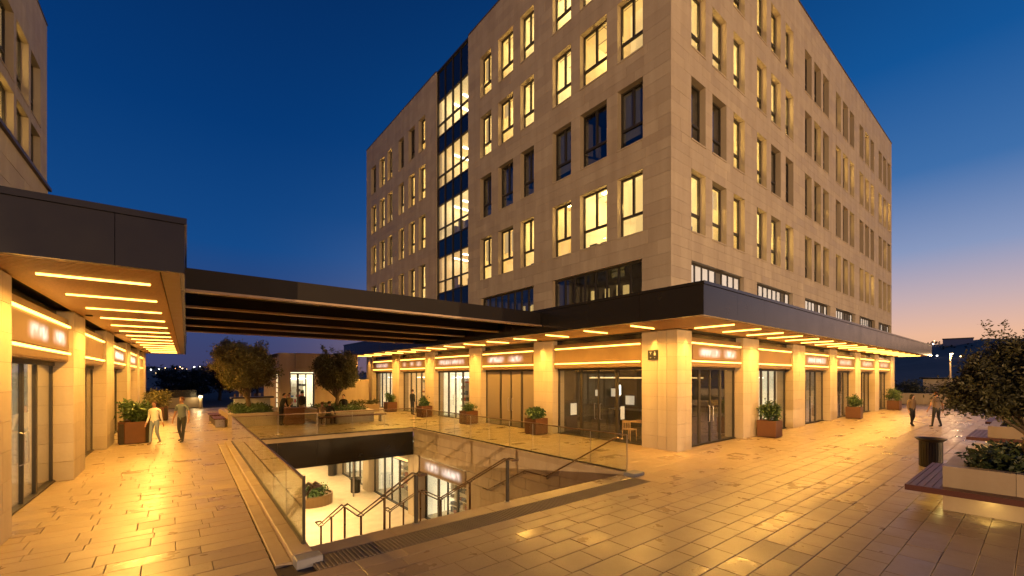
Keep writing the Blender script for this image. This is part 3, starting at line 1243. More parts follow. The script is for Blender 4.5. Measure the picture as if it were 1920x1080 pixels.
def uv_panel(F, x0, x1, y, z0, z1, mat, parent, name, flip=False):
    me = bpy.data.meshes.new(name)
    t = .02
    P = [F(x0, y, z0), F(x1, y, z0), F(x1, y, z1), F(x0, y, z1), F(x0, y + t, z0), F(x1, y + t, z0), F(x1, y + t, z1), F(x0, y + t, z1)]
    off = W[parent]
    me.from_pydata([tuple(Vector(p) - off) for p in P], [], [(0, 1, 2, 3), (4, 0, 3, 7), (1, 5, 6, 2), (3, 2, 6, 7), (4, 5, 1, 0)])
    uv = me.uv_layers.new(name='UVMap')
    co = {0: (0, 0), 1: (1, 0), 2: (1, 1), 3: (0, 1), 4: (0, 0), 5: (1, 0), 6: (1, 1), 7: (0, 1)}
    for lp in me.loops:
        uv.data[lp.index].uv = co[lp.vertex_index]
    me.materials.append(mat)
    o = bpy.data.objects.new(name, me)
    COL.objects.link(o)
    o.parent = parent
    W[o] = off.copy()
    return o


SIGN_N = [0]


def sign(F, x0, x1, parent, kind, zb=2.96, zt=4.02, led=True):
    """bronze sign box with two light strips and (unless blank) blurred white lettering"""
    m = MB(); m.box(x0, x1, .10, .42, zb, zt, F=F)
    m.box(x0 + .03, x1 - .03, .085, .10, zb + .03, zt - .03, F=F)
    o = m.build('sign_box', M_BRONZE, parent)
    if led:
        for z in (zb + .20, zt - .20):
            q = MB(); q.box(x0 + .10, x1 - .10, .03, .07, z - .022, z + .022, F=F); q.build('light_strip', M_LED, o)
    if kind:
        SIGN_N[0] += 1
        SIGN_ON['sign_face_%d' % SIGN_N[0]] = kind[0]
        mt = sign_mat('sign_face_%d' % SIGN_N[0], SIGN_N[0] * 1.7, kind[1])
        w = x1 - x0
        uv_panel(F, x0 + .16, x1 - .16, .06, zb + .27, zt - .27, mt, o, 'lettering')
    return o


def storefront(F, x0, x1, parent, style, zb=0, zh=2.96, posts=(0, .3, .5, .70, 1), dpt=.34, depth=5.0, open_=''):
    w = x1 - x0
    fr = MB()
    fw = .07
    for i, p in enumerate(posts):
        t = fw * (1.9 if 0 < i < len(posts) - 1 and i != 2 else 1)
        a = min(max(x0 + w * p - t / 2, x0), x1 - t)
        fr.box(a, a + t, dpt + .02, dpt + .09, zb + .03, zb + zh - .1, F=F)
    fr.box(x0, x1, dpt - .01, dpt + .14, zb + zh - .1, zb + zh, F=F)
    fr.box(x0, x1, dpt - .02, dpt + .16, zb - .0, zb + .035, F=F)
    o = fr.build('shopfront', M_FRAME if style not in ('warm',) else M_BRASS, parent)
    for i, (p, q) in enumerate(zip(posts, posts[1:])):
        a, b_ = x0 + w * p + .04, x0 + w * q - .04
        m = MB(); m.box(a, b_, dpt + .05, dpt + .064, zb + .035, zb + zh - .1, F=F)
        pn = m.build('glass_door' if i in (1, 2) and len(posts) == 5 else 'pane', M_FROST if style == 'frost' else M_SHOPGLASS, o)
        if i in (1, 2) and len(posts) == 5:
            hx = b_ - .12 if i == 1 else a + .09
            h_ = MB(); h_.tube([F(hx, dpt + .04, zb + .82), F(hx, dpt - .03, zb + .85), F(hx, dpt - .03, zb + 1.45), F(hx, dpt + .04, zb + 1.48)], .012, 6)
            h_.build('door_handle', M_STEEL, o)
    rm = MB()
    yb = depth
    rm.box(x0 - .3, x1 + .3, dpt + .16, yb, zb - .02, zb + zh + .1, 0, F=F, skip='fbt' + open_)
    rm.box(x0 - .3, x1 + .3, dpt + .16, yb, zb - .05, zb + .01, 1, F=F, skip='f')
    rm.box(x0 - .3, x1 + .3, dpt + .16, yb, zb + zh + .1, zb + zh + .15, 2, F=F)
    nl = 0
    if style in ('white', 'warm', 'low', 'dark', 'clothes'):
        for i in range(2 if style in ('dark', 'low') else 4):
            xx = x0 + w * (i + .5) / (2 if style in ('dark', 'low') else 4)
            rm.box(xx - .03, xx + .03, 1.2, yb - .8, zb + zh * .85, zb + zh * .85 + .05, 3, F=F)
    if style == 'dark':
        rs = random.Random(int(x0 * 10) + 99)
        for i in range(7):
            xx = rs.uniform(x0, x1 - .6); yy = rs.choice((2.2, 3.4, yb - .06)); zz = zb + rs.uniform(.7, 1.7)
            rm.box(xx, xx + rs.uniform(.12, .5), yy, yy + .03, zz, zz + rs.uniform(.15, .7), 4, F=F)
        for i in range(4):
            xx = rs.uniform(x0, x1 - 1); yy = rs.uniform(1.5, 3.8)
            rm.box(xx, xx + rs.uniform(.5, 1.2), yy, yy + .5, zb + .012, zb + rs.uniform(.5, 1.1), 1, F=F)
    mats = {'white': [M_SHOPW, M_FLOOR, M_WHITE, M_WHITELAMP], 'warm': [M_SHOPWARM, M_FLOOR, M_WHITE, M_WARMLAMP],
            'low': [M_SHOPLOW, M_FLOOR, M_DIMSHOP, M_WARMLAMP], 'dark': [M_DIMSHOP, M_DIMSHOP, M_DARKROOM, M_LEDSOFT, M_PANELLIT],
            'frost': [M_DARKROOM] * 4, 'clothes': [M_SHOPPALE, M_FLOOR, M_WHITE, M_WARMLAMP]}[style]
    rm.build('interior', mats, o)
    return o


def shelf(F, x0, x1, y, zb, hgt, label, seed, rows=5, group=None, mats=None):
    rnd = random.Random(seed)
    o = empty('display_shelf', F((x0 + x1) / 2, y, zb), label=label, cat='shelf', group=group)
    m = MB(); m.box(x0, x1, y + .3, y + .33, zb + .012, zb + hgt, F=F)
    m.build('back_panel', M_WHITE, o)
    gd = MB()
    for r in range(rows):
        z = zb + .15 + (hgt - .2) * r / rows
        m = MB(); m.box(x0, x1, y, y + .3, z, z + .025, F=F); m.build('board', M_WHITE, o)
        x = x0 + .05
        while x < x1 - .15:
            ww = rnd.uniform(.10, .34)
            if rnd.random() < .85:
                gd.box(x, x + ww, y + .04, y + rnd.uniform(.15, .26), z + .025, z + .025 + rnd.uniform(.08, (hgt - .2) / rows * .75), rnd.randrange(6), F=F)
            x += ww + rnd.uniform(.01, .08)
    gd.build('goods', mats or M_GOODS, o)['kind'] = 'stuff'
    return o


# piers and bays, left side (Y limits)
LP = [(14.0, 15.28), (19.7, 20.9), (25.12, 26.36), (30.5, 31.82), (35.95, 37.3)]
LBAY = [(9.3, 14.0), (15.28, 19.7), (20.9, 25.12), (26.36, 30.5), (31.82, 35.95)]
for a, b_ in LP:
    pier(FM, -b_, -a, 4.24, main)
SGL = [None, (1.05, [(.06, .50), (.50, .86)]), (.85, [(.05, .93)]), (.9, [(.05, .27), (.36, .60), (.62, .92)]), (.7, [(.1, .85)])]
for (a, b_), st, sg in zip(LBAY, ('dark', 'frost', 'white', 'warm', 'white'), SGL):
    storefront(FM, -b_, -a, main, st, open_='r' if a == 9.3 else '')
    sign(FM, -b_ + .02, -a - .02, main, sg)
    m = MB(); m.box(-b_, -a, .30, .6, 4.02, 4.24, F=FM); m.build('lintel', M_FASCIA, main)
# right side piers
RP_ = [(18.8, 20.36), (24.5, 26.2), (30.42, 31.8), (35.8, 37.15), (41.15, 42.35), (46.3, 47.8)]
RBAY = [(14.6, 18.8), (20.36, 24.5), (26.2, 30.42), (31.8, 35.8), (37.15, 41.15), (42.35, 46.3)]
for a, b_ in RP_:
    pier(FRT, a, b_, 4.24, main)
SGR = [(1.25, [(.09, .60), (.58, .95)]), None, (1.15, [(.05, .95)]), (.6, [(.1, .9)]), (.55, [(.1, .9)]), (.5, [(.1, .9)])]
for (a, b_), st, sg in zip(RBAY, ('dark', 'white', 'low', 'dark', 'low', 'low'), SGR):
    storefront(FRT, a, b_, main, st, open_='lk' if a == 14.6 else '', depth=6.4 if a == 14.6 else 5.0)
    sign(FRT, a + .02, b_ - .02, main, sg)
    m = MB(); m.box(a, b_, .30, .6, 4.02, 4.24, F=FRT); m.build('lintel', M_FASCIA, main)
# corner pier: two faces meeting at the corner, three tall stone leaves
co = MB(); co.box(13.67, 14.57, 7.92, 9.27, 0, 4.22)
cpier = co.build('corner_pier', M_MORTAR, main)
zs = cuts(0, 4.24, .46)
for a, b_ in zip(zs, zs[1:]):
    for (x0, x1, y0, y1) in ((13.64, 14.2, 7.89, 8.28), (14.2 + .012, 14.6, 7.89, 8.28), (13.64, 14.2, 8.292, 8.66), (13.64, 14.2, 8.672, 9.3)):
        m = MB(); m.box(x0, x1, y0, y1, a + .003, b_ - .003, 0, min(1, max(0, RND.gauss(.5, .2)))); m.build('stone_block', M_PIER, cpier)

# house sign on the corner pier
pl = MB(); pl.box(13.60, 13.638, 8.62, 9.02, 3.2, 3.55)
plate = pl.build('wayfinding_plate', M_BLACK, origin=(13.60, 8.82, 3.2))
tag(plate, 'small square dark plate with white marks on the corner pier', 'sign')
mk = MB()
for (y, z, w_, h_) in ((8.86, 3.47, .09, .02), (8.895, 3.40, .02, .068), (8.70, 3.355, .07, .09), (8.88, 3.27, .05, .02)):
    mk.box(13.592, 13.60, y, y + w_, z, z + h_)
mk.tube([(13.592, 8.735, 3.475), (13.60, 8.735, 3.475)], .024, 10)
mk.tube([(13.592, 8.735, 3.275), (13.60, 8.735, 3.275)], .018, 8)
M_MARK = plain('white_print', (.38, .37, .33), .6)
mk.build('white_marks', M_MARK, plate)

# the figure 8 on the second right-hand shop's glass
def ring(mb, F, cx, cz, rx, rz, y, r=.045, n=22, mi=0):
    mb.tube([F(cx + rx * math.cos(2 * math.pi * i / n), y, cz + rz * math.sin(2 * math.pi * i / n)) for i in range(n + 1)], r, 6, mi, caps=False)
m = MB(); ring(m, FRT, 20.80, 2.05, .17, .20, .33); ring(m, FRT, 20.80, 1.52, .24, .27, .33)
tag(m.build('numeral_sign', M_BLACK, origin=(20.8, 8.2, 1.5)), 'large dark numeral 8 standing in the shop window behind the round bush', 'sign')

# ---- canopy of the main building
CX, CYY, CZ0, CZ1 = 11.13, 5.68, 4.25, 5.16
CXE, CYE = 48.2, 35.5
can = empty('canopy', (CX, CYY, CZ0))
can.parent = main
can.location = Vector((CX, CYY, CZ0)) - W[main]
ys = cuts(CYY, CYE, 1.95)
for a, b_ in zip(ys, ys[1:]):
    m = MB(); m.box(CX, CX + .06, a + (.004 if a > CYY else .0), b_ - .004, CZ0 + .0, CZ1 - .09); m.build('fascia_panel', M_FASCIA, can)
xs = cuts(CX + .062, CXE, 1.95)
for a, b_ in zip(xs, xs[1:]):
    m = MB(); m.box(a + .004, b_ - .004, CYY, CYY + .06, CZ0, CZ1 - .09); m.build('fascia_panel', M_FASCIA, can)
m = MB(); m.box(CXE - .06, CXE, CYY + .062, 8.1, CZ0, CZ1 - .09); m.build('fascia_panel', M_FASCIA, can)
m = MB(); m.box(CX, 13.6, CYE - .06, CYE, CZ0, CZ1 - .09); m.build('fascia_panel', M_FASCIA, can)
m = MB()
m.box(CX - .03, CX + .30, CYY - .03, CYE + .02, CZ1 - .085, CZ1)
m.box(CX + .303, CXE + .03, CYY - .03, CYY + .3, CZ1 - .085, CZ1)
m.build('fascia_cap', M_FASCIA, can)
m = MB()
m.box(CX + .07, 13.6, CYY + .07, CYE - .07, CZ0 + .06, CZ1 - .1)
m.box(13.6, CXE - .07, CYY + .07, 8.08, CZ0 + .06, CZ1 - .1)
m.build('soffit_board', M_BEAM, can)
m = MB()
m.box(CX + .062, CX + .20, CYY + .062, CYE - .062, CZ0 + .004, CZ0 + .055)
m.box(CX + .203, CXE - .062, CYY + .062, CYY + .20, CZ0 + .004, CZ0 + .055)
m.build('soffit_trim', M_BRONZE, can)
sl = MB()
y = CYY + .24
while y < CYE - .1:
    sl.box(CX + .21, 13.62 if y > 7.85 else CX + 2.45, y, y + .075, CZ0 + .006, CZ0 + .055, t=RND.random()); y += .115
x = CX + 2.52
while x < CXE - .1:
    sl.box(x, x + .075, CYY + .21, 7.86, CZ0 + .006, CZ0 + .055, t=RND.random()); x += .115
sl.build('soffit_slats', M_WOOD, can)['kind'] = 'stuff'
k = 0
y = 8.37
while y < 35:
    m = MB(); m.box(CX + .55, CX + 1.85, y - .013, y + .013, CZ0 - .03, CZ0 + .02); m.build('light_strip', M_LED, can)
    lamp('soffit_light', 'SPOT', (CX + 1.2, y, CZ0 - .06), K_SOFFIT, AMBER, can, (0, 0, -1), spot_size=math.radians(165), spot_blend=.6, shadow_soft_size=.05)
    y += 2.0
x = 13.95
while x < 47.5:
    m = MB(); m.box(x - .013, x + .013, CYY + .45, CYY + 1.75, CZ0 - .03, CZ0 + .02); m.build('light_strip', M_LED, can)
    lamp('soffit_light', 'SPOT', (x, CYY + 1.1, CZ0 - .06), K_SOFFIT, AMBER, can, (0, 0, -1), spot_size=math.radians(165), spot_blend=.6, shadow_soft_size=.05)
    x += 2.03


def downlight(p, parent, e=None):
    m = MB(); m.lathe([(.075, p[2] - .02), (.075, p[2] + .03), (.05, p[2] + .03), (.05, p[2] - .005), (0, p[2] - .005)], (p[0], p[1]), 12)
    m.build('downlight', M_BRASS, parent)
    lamp('downlight_beam', 'SPOT', (p[0], p[1], p[2] - .03), e or K_PIER, AMBER, parent, (0, 0, -1), spot_size=math.radians(58), spot_blend=.8, shadow_soft_size=.03)


for a, b_ in LP + [(8.3, 9.2)]:
    downlight((13.64 - .17, (a + b_) / 2, CZ0 - .0), can)
for a, b_ in RP_ + [(13.9, 14.5)]:
    downlight(((a + b_) / 2, 7.89 - .17, CZ0 - .0), can)

# ------------------------------------------------------------------ link canopy over the stair well
link = empty('link_canopy', (5.5, 12, 4.5), label='dark steel canopy bridging the gap over the stair well between the two buildings', cat='canopy')
LX0, LX1 = .42, CX - .03
byl = [12.05, 14.75, 17.45, 20.15, 22.85]
for i, y in enumerate(byl):
    m = MB()
    LX0 = .318 + .028 * (y - 12)
    m.box(LX0, LX1, y, y + .06, 4.56, 5.04)
    o = m.build('beam', M_BEAM, link)
    m = MB(); m.box(LX0, LX1, y - .09, y + .15, 4.505, 4.557); m.build('bottom_flange', M_FLANGE, o)
    m = MB()
    for j in range(9):
        xx = LX0 + .7 + j * 1.18
        m.box(xx, xx + .09, y + .065, y + .40, 4.72, 4.83)
    m.build('bracket', M_BEAM, o)
xs = cuts(.66, LX1, 1.3)
for a, b_ in zip(xs, xs[1:]):
    m = MB(); m.box(a + .004, b_ - .004, 12.13, 23.1, 4.86, 4.98); m.build('deck_panel', M_BEAM, link)

# ------------------------------------------------------------------ left building
left = empty('shop_building', (-1.97, 10.55, 0), label='stone building on the left with a dark boxed canopy and lit shop signs', cat='building')


def tl(px, back_=0.0):
    """distance along the left shopfront line where a picture column crosses it"""
    r = ray(px)
    ox, oy = FL.o[0] + FL.n[0] * back_, FL.o[1] + FL.n[1] * back_
    # o + t e = Z r
    det = FL.e[0] * -r[1] + r[0] * FL.e[1]
    return (-ox * -r[1] - r[0] * oy) / det


LT = [tl(p) for p in (22, 138, 160, 200, 214, 238, 245, 258, 262.5, 269.5, 273.5)]
lp = [(-1.0, LT[0]), (LT[1], LT[2]), (LT[3], LT[4]), (LT[5], LT[6]), (LT[7], LT[8]), (LT[9], LT[10])]
lb = [(LT[0], LT[1]), (LT[2], LT[3]), (LT[4], LT[5]), (LT[6], LT[7]), (LT[8], LT[9])]
for a, b_ in lp:
    pier(FL, a, b_, 4.24, left, d=.7)
SG3 = [(1.25, [(.20, .60), (.62, .97)]), None, (1.6, [(.1, .93)]), (1.6, [(.1, .93)]), None]
for (a, b_), st, sg in zip(lb, ('clothes', 'frost', 'low', 'low', 'frost'), SG3):
    storefront(FL, a, b_, left, st)
    sign(FL, a + .02, b_ - .02, left, sg)
    m = MB(); m.box(a, b_, .30, .6, 4.02, 4.24, F=FL); m.build('lintel', M_FASCIA, left)
# canopy
LYS, LYE = 8.67 - 10.55, LT[10] + .6
LO = -2.24
lc = empty('canopy', FL(0, -1, 4.25))
lc.parent = left
lc.location = Vector(FL(0, -1, 4.25)) - W[left]
xs = [-8.6, -6.6, -4.6, -2.6, -.6, 1.42, -LO]
ff = lambda x, y, z: FL(LYS + y, -x, z)      # x = outwards from the wall, y = along from the canopy's front
for a, b_ in zip(xs, xs[1:]):
    m = MB(); m.box(a + .004, b_ - .004, 0, .06, 4.25, 5.02, F=ff); m.build('fascia_panel', M_FASCIA, lc)
ts = cuts(.065, LYE - LYS, 2.4)
for a, b_ in zip(ts, ts[1:]):
    m = MB(); m.box(-LO - .06, -LO, a + .004, b_ - .004, 4.25, 5.02, F=ff); m.build('fascia_panel', M_FASCIA, lc)
m = MB(); m.box(-9, -LO + .03, -.03, .3, 5.025, 5.12, F=ff); m.box(-LO - .3, -LO + .03, .303, LYE - LYS, 5.025, 5.12, F=ff); m.build('fascia_cap', M_FASCIA, lc)
m = MB(); m.box(-9, -LO - .07, .07, LYE - LYS, 4.31, 4.98, F=ff); m.build('soffit_board', M_BEAM, lc)
m = MB(); m.box(-.2, -LO - .065, .065, .16, 4.254, 4.30, F=ff); m.box(-LO - .30, -LO - .065, .163, LYE - LYS, 4.254, 4.30, F=ff); m.build('soffit_trim', M_BRONZE, lc)
sl = MB()
t = .18
while t < LYE - LYS:
    sl.box(-.05, -LO - .32, t, t + .075, 4.256, 4.305, t=RND.random(), F=ff); t += .115
sl.build('soffit_slats', M_WOOD, lc)['kind'] = 'stuff'
t = 10.1 - 10.55
while t < LYE - .5:
    m = MB(); m.box(t - .013, t + .013, -1.75, -.35, 4.225, 4.27, F=FL); m.build('light_strip', M_LED, lc)
    p = FL(t, -1.05, 4.19)
    lamp('soffit_light', 'SPOT', p, K_SOFFIT * 1.15, AMBER, lc, (0, 0, -1), spot_size=math.radians(165), spot_blend=.6, shadow_soft_size=.05)
    t += 2.15
for a, b_ in lp[1:]:
    downlight(FL((a + b_) / 2, -.18, 4.25), lc)
# podium wall above the canopy and the tower set back
PE = tl(112, .35)
F2 = FR(*FL(0, .35, 0)[:2], A_LEFT)
bk = clad(F2, -1.9, 4.25, 4.95, 7.0, [])
TB = 3.2
F3 = FR(*FL(0, TB, 0)[:2], A_LEFT)
te = tl(88, TB)
TR = [(11.36, 13.66), (14.76, 17.06), (18.1, 20.4)]
tops = []
tw = []
for grp in ((te - 1.55 - 4.3, te - 1.55),):
    pass
xw = [tl(p, TB) for p in (58, 76, 31, 54, -2, 26)]
tw = [(xw[0], xw[1]), (xw[2], xw[3]), (xw[4], xw[5])]
zrow = []
for y0, y1 in ((95, 205), (235, 313)):
    pass
Zt = proj(F3(xw[0], 0, 0))[2]
for (ya, yb) in ((92, 207), (228, 318)):
    z1, z0 = H + (HY - ya) * Zt / FOC, H + (HY - yb) * Zt / FOC
    zrow.append((z0, z1))
for (a, b_) in tw:
    for r in zrow:
        tops.append((a, b_, *r))
ttop = H + (HY - 48) * proj(F3(te, 0, 0))[2] / FOC
bk2 = clad(F3, -1.6, te, 5.0, ttop, tops)
for q in (bk, bk2):
    q.build('wall', M_MORTAR, left)
flush_stones(left)
m = MB()
m.face([F2(4.25, 0, 4.9), F2(4.25, 3, 4.9), F2(4.25, 3, 7.0), F2(4.25, 0, 7.0)])
m.face([F3(te, 0, 0), F3(te, 12, 0), F3(te, 12, ttop), F3(te, 0, ttop)])
m.face([F2(-1.9, 0, 7.0), F2(4.25, 0, 7.0), F2(4.25, 3, 7.0), F2(-1.9, 3, 7.0)])
m.face([FL(LT[10], .0, 0), FL(LT[10], 12, 0), FL(LT[10], 12, 5.0), FL(LT[10], 0, 5.0)])
m.build('side_wall', M_WALL, left)
m = MB(); m.box(-1.9, 4.30, -.06, .3, 7.0, 7.07, F=F2); m.box(-1.6, te + .03, -.03, .3, ttop, ttop + .07, F=F3); m.build('parapet_cap', M_BRASS, left)
tst = [('dark', 'dark'), ('lit_1', 'dim_2'), ('dark', 'lit_3')]
for (a, b_), ss in zip(tw, tst):
    for (z0, z1), st in zip(zrow, ss):
        window(F3, a, z0, b_ - a, z1 - z0, 1, st, left)

# ------------------------------------------------------------------ balustrades and handrails
def glass_run(pts, label, n, zoff, hgt=1.02):
    (xa, ya), (xb, yb) = pts
    o = empty('glass_balustrade', (xa, ya, zoff), label=label, cat='balustrade', group=None)
    d = Vector((xb - xa, yb - ya, 0)); Ltot = d.length; d.normalize()
    F = FR(xa, ya, math.atan2(d.y, d.x))
    for i in range(n):
        a, b_ = Ltot * i / n, Ltot * (i + 1) / n
        m = MB(); m.box(a + .008, b_ - .008, -.008, .008, zoff + .02, zoff + hgt - .02, F=F)
        m.build('glass_panel', M_RAILGLASS, o)
        if i:
            m = MB(); m.box(a - .007, a + .007, -.008, .008, zoff + .02, zoff + hgt - .02, F=F); m.build('joint', M_STEEL, o)
    m = MB(); m.box(0, Ltot, -.02, .02, zoff + hgt - .02, zoff + hgt + .012, F=F); m.build('top_rail', M_RAIL, o)
    m = MB(); m.box(0, Ltot, -.03, .03, zoff - .02, zoff + .04, F=F); m.build('base_channel', M_FRAME, o)
    return o, F, Ltot


gl, FG, GL = glass_run(((EL(6.98), 6.98), (EL(PY1), PY1 + .05)), 'glass balustrade on the pale kerb along the left edge of the stair well', 9, .09, .98)
m = MB(); m.box(-.03, .0, -.02, .02, .02, 1.11, F=FG); m.build('end_post', M_FRAME, gl)
glass_run(((EL(PY1) + .08, PY1 + .12), (PX1 + .06, PY1 + .12)), 'glass balustrade along the far edge of the stair well above the dark slab edge', 5, .06, .98)
gr, FG2, GL2 = glass_run(((PX1 + .09, PY1 + .04), (PX1 + .09, 6.98)), 'glass balustrade along the right edge of the stair well facing the shops', 10, .06, .98)
m = MB(); m.box(GL2, GL2 + .02, -.012, .012, .06, 1.05, F=FG2); m.build('end_post', M_STEEL, gr)

RAILP = [(6.75, .90), (7.0, .90), (9.8, -.57), (10.9, -.57), (13.0, -1.65), (13.3, -1.65)]
STEPZ = lambda y: (0 if y < 7.04 else -1.47 * (y - 7.04) / 2.76 if y < 9.8 else -1.47 if y < 10.9 else -1.47 - 1.08 * (y - 10.9) / 2.1 if y < 13 else -2.55)


def handrail(x, label):
    o = empty('handrail', (x, 7.0, 0), label=label, cat='handrail', group='handrails down the middle of the stairs')
    for s in (-.07, .07):
        m = MB(); m.tube([(x + s, y, z) for y, z in RAILP], .017, 8); m.build('rail', M_RAIL, o, smooth=True)
    for y, z in (RAILP[0], RAILP[-1]):
        m = MB(); m.tube([(x - .07, y, z), (x - .07, y - .03 if y < 8 else y + .03, z), (x + .07, y - .03 if y < 8 else y + .03, z), (x + .07, y, z)], .021, 8); m.build('end_loop', M_RAIL, o)
    m = MB(); m.tube([(x, 6.98, -.02), (x, 6.98, .88)], .038, 10); m.build('post', M_FRAME, o)
    m = MB(); m.tube([(x, 6.98, .002), (x, 6.98, .012)], .07, 14); m.build('post_flange', M_STEEL, o)
    for y in (8.4, 9.75, 10.9, 12.0, 13.0):
        zr = next(a[1] + (b_[1] - a[1]) * (y - a[0]) / (b_[0] - a[0]) for a, b_ in zip(RAILP, RAILP[1:]) if a[0] <= y <= b_[0])
        m = MB(); m.tube([(x, y, STEPZ(y) - .25), (x, y, zr - .02)], .026, 8); m.build('post', M_RAIL, o)
        m = MB(); m.tube([(x - .07, y, zr - .03), (x + .07, y, zr - .03)], .012, 6); m.build('cross_bar', M_RAIL, o)
    return o


handrail(3.44, 'double bronze handrail on the stairs, the one nearer the left glass')
handrail(5.50, 'double bronze handrail on the stairs, the one nearer the right stone wall')
o = empty('wall_handrail', (9.36, 7.0, 0), label='single bronze handrail fixed to the stone wall at the right of the stairs', cat='handrail')
WR = [(6.95, .96), (7.2, .96), (9.9, -.57), (10.95, -.57), (13.1, -1.65), (13.4, -1.65)]
m = MB(); m.tube([(9.37, y, z) for y, z in WR], .022, 8); m.build('rail', M_RAIL, o, smooth=True)
m = MB(); m.tube([(9.31, y, z + .0) for y, z in WR[:2]], .018, 8); m.build('end_loop', M_RAIL, o)
for y, z in ((8.6, .17), (9.9, -.57), (11.0, -.6), (12.2, -1.2)):
    m = MB(); m.tube([(9.37, y, z - .02), (9.37, y, z - .08), (9.46, y, z - .08)], .010, 6); m.build('bracket', M_RAIL, o)
o = empty('wall_handrail', (EL(7) + .12, 7.0, 0), label='short bronze handrail end fixed inside the left glass at the stair head', cat='handrail')
for s in (.07, .17):
    m = MB(); m.tube([(EL(7) + s, 6.72, .98), (EL(7) + s, 7.0, .98), (EL(9.8) + s, 9.8, -.5), (EL(10.9) + s, 10.9, -.5)], .021, 8); m.build('rail', M_RAIL, o, smooth=True)
m = MB(); m.tube([(EL(7) + .07, 6.72, .98), (EL(7) + .17, 6.72, .98)], .021, 8); m.build('end_loop', M_RAIL, o)
for y, z in ((7.1, .93), (8.5, .19)):
    m = MB(); m.tube([(EL(y) + .12, y, z - .02), (EL(y) + .03, y, z - .28)], .014, 6); m.build('bracket', M_RAIL, o)

# ------------------------------------------------------------------ shops below
st_ = storefront(FPW, -shopL[1], -shopL[0], well, 'white', LOW, 2.3, depth=4)
o = MB(); o.box(-shopL[1] + .01, -shopL[0] - .01, .06, .4, -2.0, -1.24, F=FPW)
sb = o.build('sign_box', M_STEEL, well)
SIGN_ON['sign_low'] = 1.1
uv_panel(FPW, -shopL[1] + .1, -shopL[0] - .1, .035, -1.95, -1.29, sign_mat('sign_low', 3.3, [(.08, .5), (.45, .95)]), sb, 'lettering')
for a, b_ in hb:
    storefront(FPW, -b_, -a, hall, 'white', LOW, 2.55, depth=4, dpt=.2)
shelf(FPW, -18.6, -16.9, 1.5, LOW, 2.1, 'stocked wall shelf in the lower shop under the blurred white sign', 5)
shelf(FPW, -24.6, -21.2, 1.5, LOW, 2.2, 'stocked wall shelf in the lower shop beyond the dark slab edge', 6)
shelf(FM, -24.6, -21.4, 1.7, 0, 2.6, 'tall stocked shelf in the brightest white shop facing the stair well', 7, 6)
shelf(FM, -30.1, -26.8, 1.6, 0, 2.6, 'stocked shelf with red and tan goods in the warm shop, fourth from the corner pier', 8, 6)
shelf(FM, -35.6, -32.2, 1.6, 0, 2.6, 'stocked shelf in the farthest shop of the long arcade, fifth from the corner pier', 9, 6)
shelf(FRT, 21.2, 23.9, 1.8, 0, 2.4, 'stocked shelf in the pale shop behind the numeral 8', 10, 5)
shelf(FRT, 27.0, 29.8, 1.8, 0, 2.4, 'stocked shelf in the third shop of the right-hand arcade', 12, 5)

# ------------------------------------------------------------------ plants
def leaf(mb, p, size, rnd, asp=.42, t=None):
    d = Vector((rnd.gauss(0, 1), rnd.gauss(0, 1), rnd.gauss(0, .8))).normalized()
    s = d.cross(Vector((rnd.gauss(0, 1), rnd.gauss(0, 1), rnd.gauss(0, 1)))).normalized()
    L, w = size * rnd.uniform(.7, 1.3), size * asp * rnd.uniform(.7, 1.2)
    n = len(mb.v)
    mb.v += [p, p + d * L * .5 + s * w * .5, p + d * L, p + d * L * .5 - s * w * .5]
    mb.f.append((n, n + 1, n + 2, n + 3))
    mb.m.append(0)
    mb.t.append(rnd.random() if t is None else min(1, max(0, t + rnd.gauss(0, .16))))


def crown(c, rad, clumps, per, size, seed, asp=.42, spread=.2, bottom=-.75, tips=None):
    rnd = random.Random(seed)
    mb = MB()
    pts = []
    # uneven outline: lobes with their own centres
    lobes = [(Vector((rnd.uniform(-.55, .55) * rad[0], rnd.uniform(-.55, .55) * rad[1], rnd.uniform(-.5, .5) * rad[2])), rnd.uniform(.42, .66)) for _ in range(13)]
    for i in range(clumps):
        lc_, lr = lobes[i % len(lobes)]
        while True:
            u = Vector((rnd.uniform(-1, 1), rnd.uniform(-1, 1), rnd.uniform(-1, 1)))
            if .25 < u.length < 1:
                break
        p = lc_ + Vector((u.x * rad[0], u.y * rad[1], u.z * rad[2])) * lr
        if p.z < bottom * rad[2]:
            p.z = bottom * rad[2] + rnd.uniform(0, .15)
        p += Vector(c)
        pts.append(p)
        tone = rnd.random()
        cs = spread * rnd.uniform(.6, 1.3)
        for _ in range(per):
            q = p + Vector((rnd.gauss(0, cs), rnd.gauss(0, cs), rnd.gauss(0, cs * .8)))
            leaf(mb, q, size, rnd, asp, tone)
    return mb, pts


